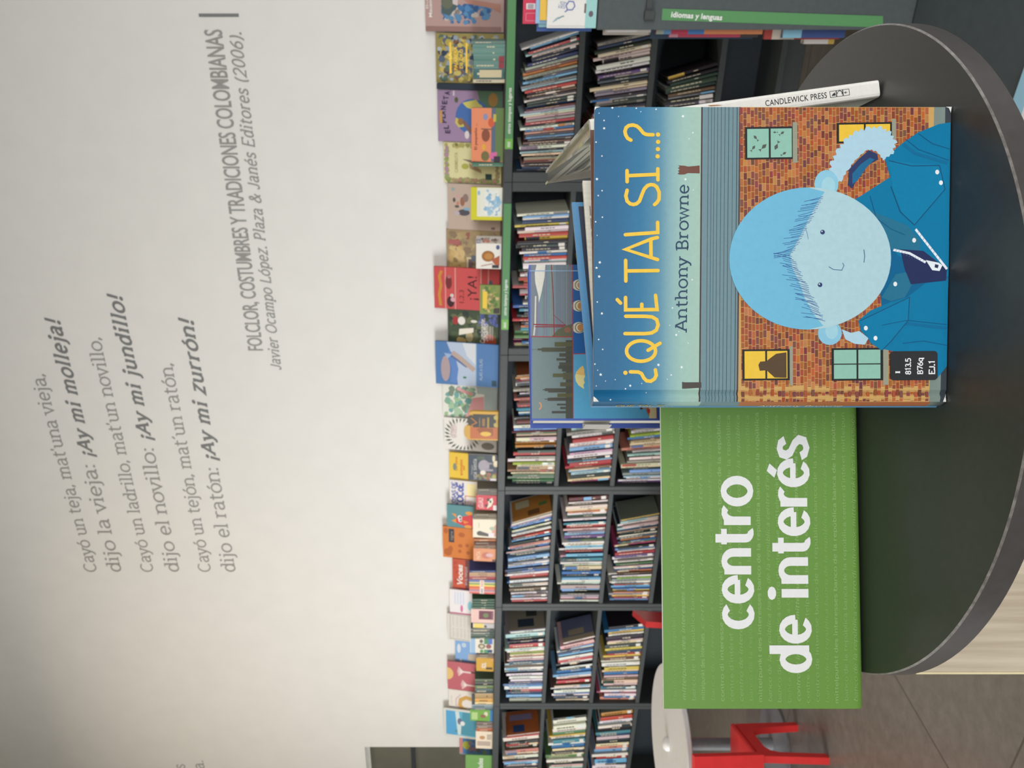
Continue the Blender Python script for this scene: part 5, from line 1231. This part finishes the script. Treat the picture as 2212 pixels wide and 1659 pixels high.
A.rect(1402,860,1418,Y1,(226,206,158)); A.L(2.4); A.poly([(1396,868),(1400,880),(1404,886),(1402,900),(1398,893),(1394,880)],(176,112,76)); A.rect(1398,884,1404,892,(196,60,60)); A.ell(1385,882,3,3,(84,60,50)); A.line([(1388,882),(1398,881)],1.3,(186,130,90)); A.line([(1394,866),(1400,872)],.8,(70,120,90))
A.L(3); A.line([(1418,868),(1419,Y1)],.7,(150,60,80)); A.L(2); A.rect(1419,860,1440,Y1,(52,104,178))
A.L(3.2); A.rect(1144.5,584.5,1440,586.5,(150,178,206))
b.build('cover',M['gloss'],CBk)
b=B(); b.box(.0015,CW-.003,.0027,CT_-.0027,.003,CH-.003); b.build('page_block',M['page'],CBk)
z1=CF(1264,905)[1]; z0=CF(1322,905)[1]
b=B(); b.box(-.0052,-.0042,.004,CT_-.0005,z0,z1,(206,204,198)); b.box(-.0042,.0012,CT_-.0027-.0012,CT_-.0027,z0,z1,(206,204,198)); tag(b.build('spine_label',M['print'],CBk),'white label wrapped on the blue edge')

# ------------------------------------------------------------------ green lettered sign: a bent sheet standing on the table
SX0,SY0=-.311,.798; SX1,SY1=-.0205,.811
ang=math.atan2(SY1-SY0,SX1-SX0); SGW=math.hypot(SX1-SX0,SY1-SY0); SGH=.1938
sg=thing('table_sign','bright green sign with bold white two-line lettering standing at the table\'s left side','sign',Matrix.Translation((SX0,SY0,DZ+.0006))@Matrix.Rotation(ang,4,'Z'))
r=.010; tS=.0022
prof=[(0,SGH),(0,r)]+[(r-r*math.cos(a),r-r*math.sin(a)) for a in [k*PI/16 for k in range(1,9)]]+[(.085,0)]
inn=[(tS,SGH),(tS,r)]+[(r-(r-tS)*math.cos(a),r-(r-tS)*math.sin(a)) for a in [k*PI/16 for k in range(1,9)]]+[(.085,tS)]
GS=(106,148,66); b=B(); n=len(prof)
b.faces([(0,y,z) for y,z in prof]+[(SGW,y,z) for y,z in prof],[(i,i+1,n+i+1,n+i) for i in range(n-1)],GS)
b.faces([(0,y,z) for y,z in inn]+[(SGW,y,z) for y,z in inn],[(i+1,i,n+i,n+i+1) for i in range(n-1)],(226,228,220))
for x in (0,SGW):
    b.faces([(x,y,z) for y,z in prof]+[(x,y,z) for y,z in inn],[(i,i+1,n+i+1,n+i) for i in range(n-1)],(226,228,220))
b.box(0,SGW,0,tS,SGH,SGH+.0004,(226,228,220))
o=b.build('panel',M['sign'],sg,smooth=.5); weld(o,.5)
def SF(x,y):
    rr_=(1659-y-829.5)/FPX; a=(rr_*SY0-SX0)/(math.cos(ang)-rr_*math.sin(ang))
    return a,(HC-(x-CX)/FPX*(SY0+a*math.sin(ang)))-DZ-.0006
def sign_text(A,tp,x0,y0,x1,y1,hpx,col,hu=.73):
    polys,w=tp
    for q in polys: A.poly([(x0+(x1-x0)*a/w-hpx*c/hu,y0+(y1-y0)*a/w) for a,c in q],col)
# pale rows of small print
b=B(); A=Art(b,(0,0,0),(1,0,0),(0,0,1),SF,eps=.0003); LG=(134,170,98); LG2=(122,164,84)
ph=['banco de la república ','banco de la república ','centre d´intérêt ','mittelpunkt des interesses ','banca de la república ','centro de interese ','banco de la república ','contro di interesse ']
ph=[p.replace('ê','e') for p in ph]
R=random.Random(5)
for k in range(20):
    f=k/19.0; xr=1452+f*(1844-1452); x_l=1461+f*(1852-1461)
    sl=.22 if k%3==1 else 0; th=.11 if k%4==1 else .07
    if k in (3,): rows=[('mittelpunkt des intereses',.13,0,1512,1368),('centre d´interet interest center',.06,.2,1360,886)]
    else:
        t_=''; 
        while len(t_)<62: t_+=ph[(k*3+len(t_))%len(ph)]
        rows=[(t_[:70],th,sl,1520+R.uniform(-6,4) if k else 1512,890)]
    for tx,th_,sl_,ya,yb in rows:
        xa=x_l+(xr-x_l)*(1520-ya)/640; xb_=x_l+(xr-x_l)*(1520-yb)/640
        yy0=ya if f<.05 else ya
        sign_text(A,stroke_text(tx,th_,.05,sl_),xa,min(yy0,1513+f*8),xb_,yb,7.6 if k!=3 else 8,LG if k%4 else LG2,.7)
b.build('small_print',M['sign'],sg)
b=B(); A=Art(b,(0,0,0),(1,0,0),(0,0,1),SF,eps=.0007)
WHT=(232,232,230)
sign_text(A,stroke_text('centro',.105,0,0,.015,.68),1623.5,1357,1620,1029,116,WHT,1.0)
sign_text(A,stroke_text('de interés',.105,0,0,.015,.68),1748,1451.5,1741,940,116,WHT,1.0)
o=b.build('lettering',M['sign'],sg)
for (x,y,l) in ((1452,1413,2),(1450,1166,3),(1440,1511,2)): pass
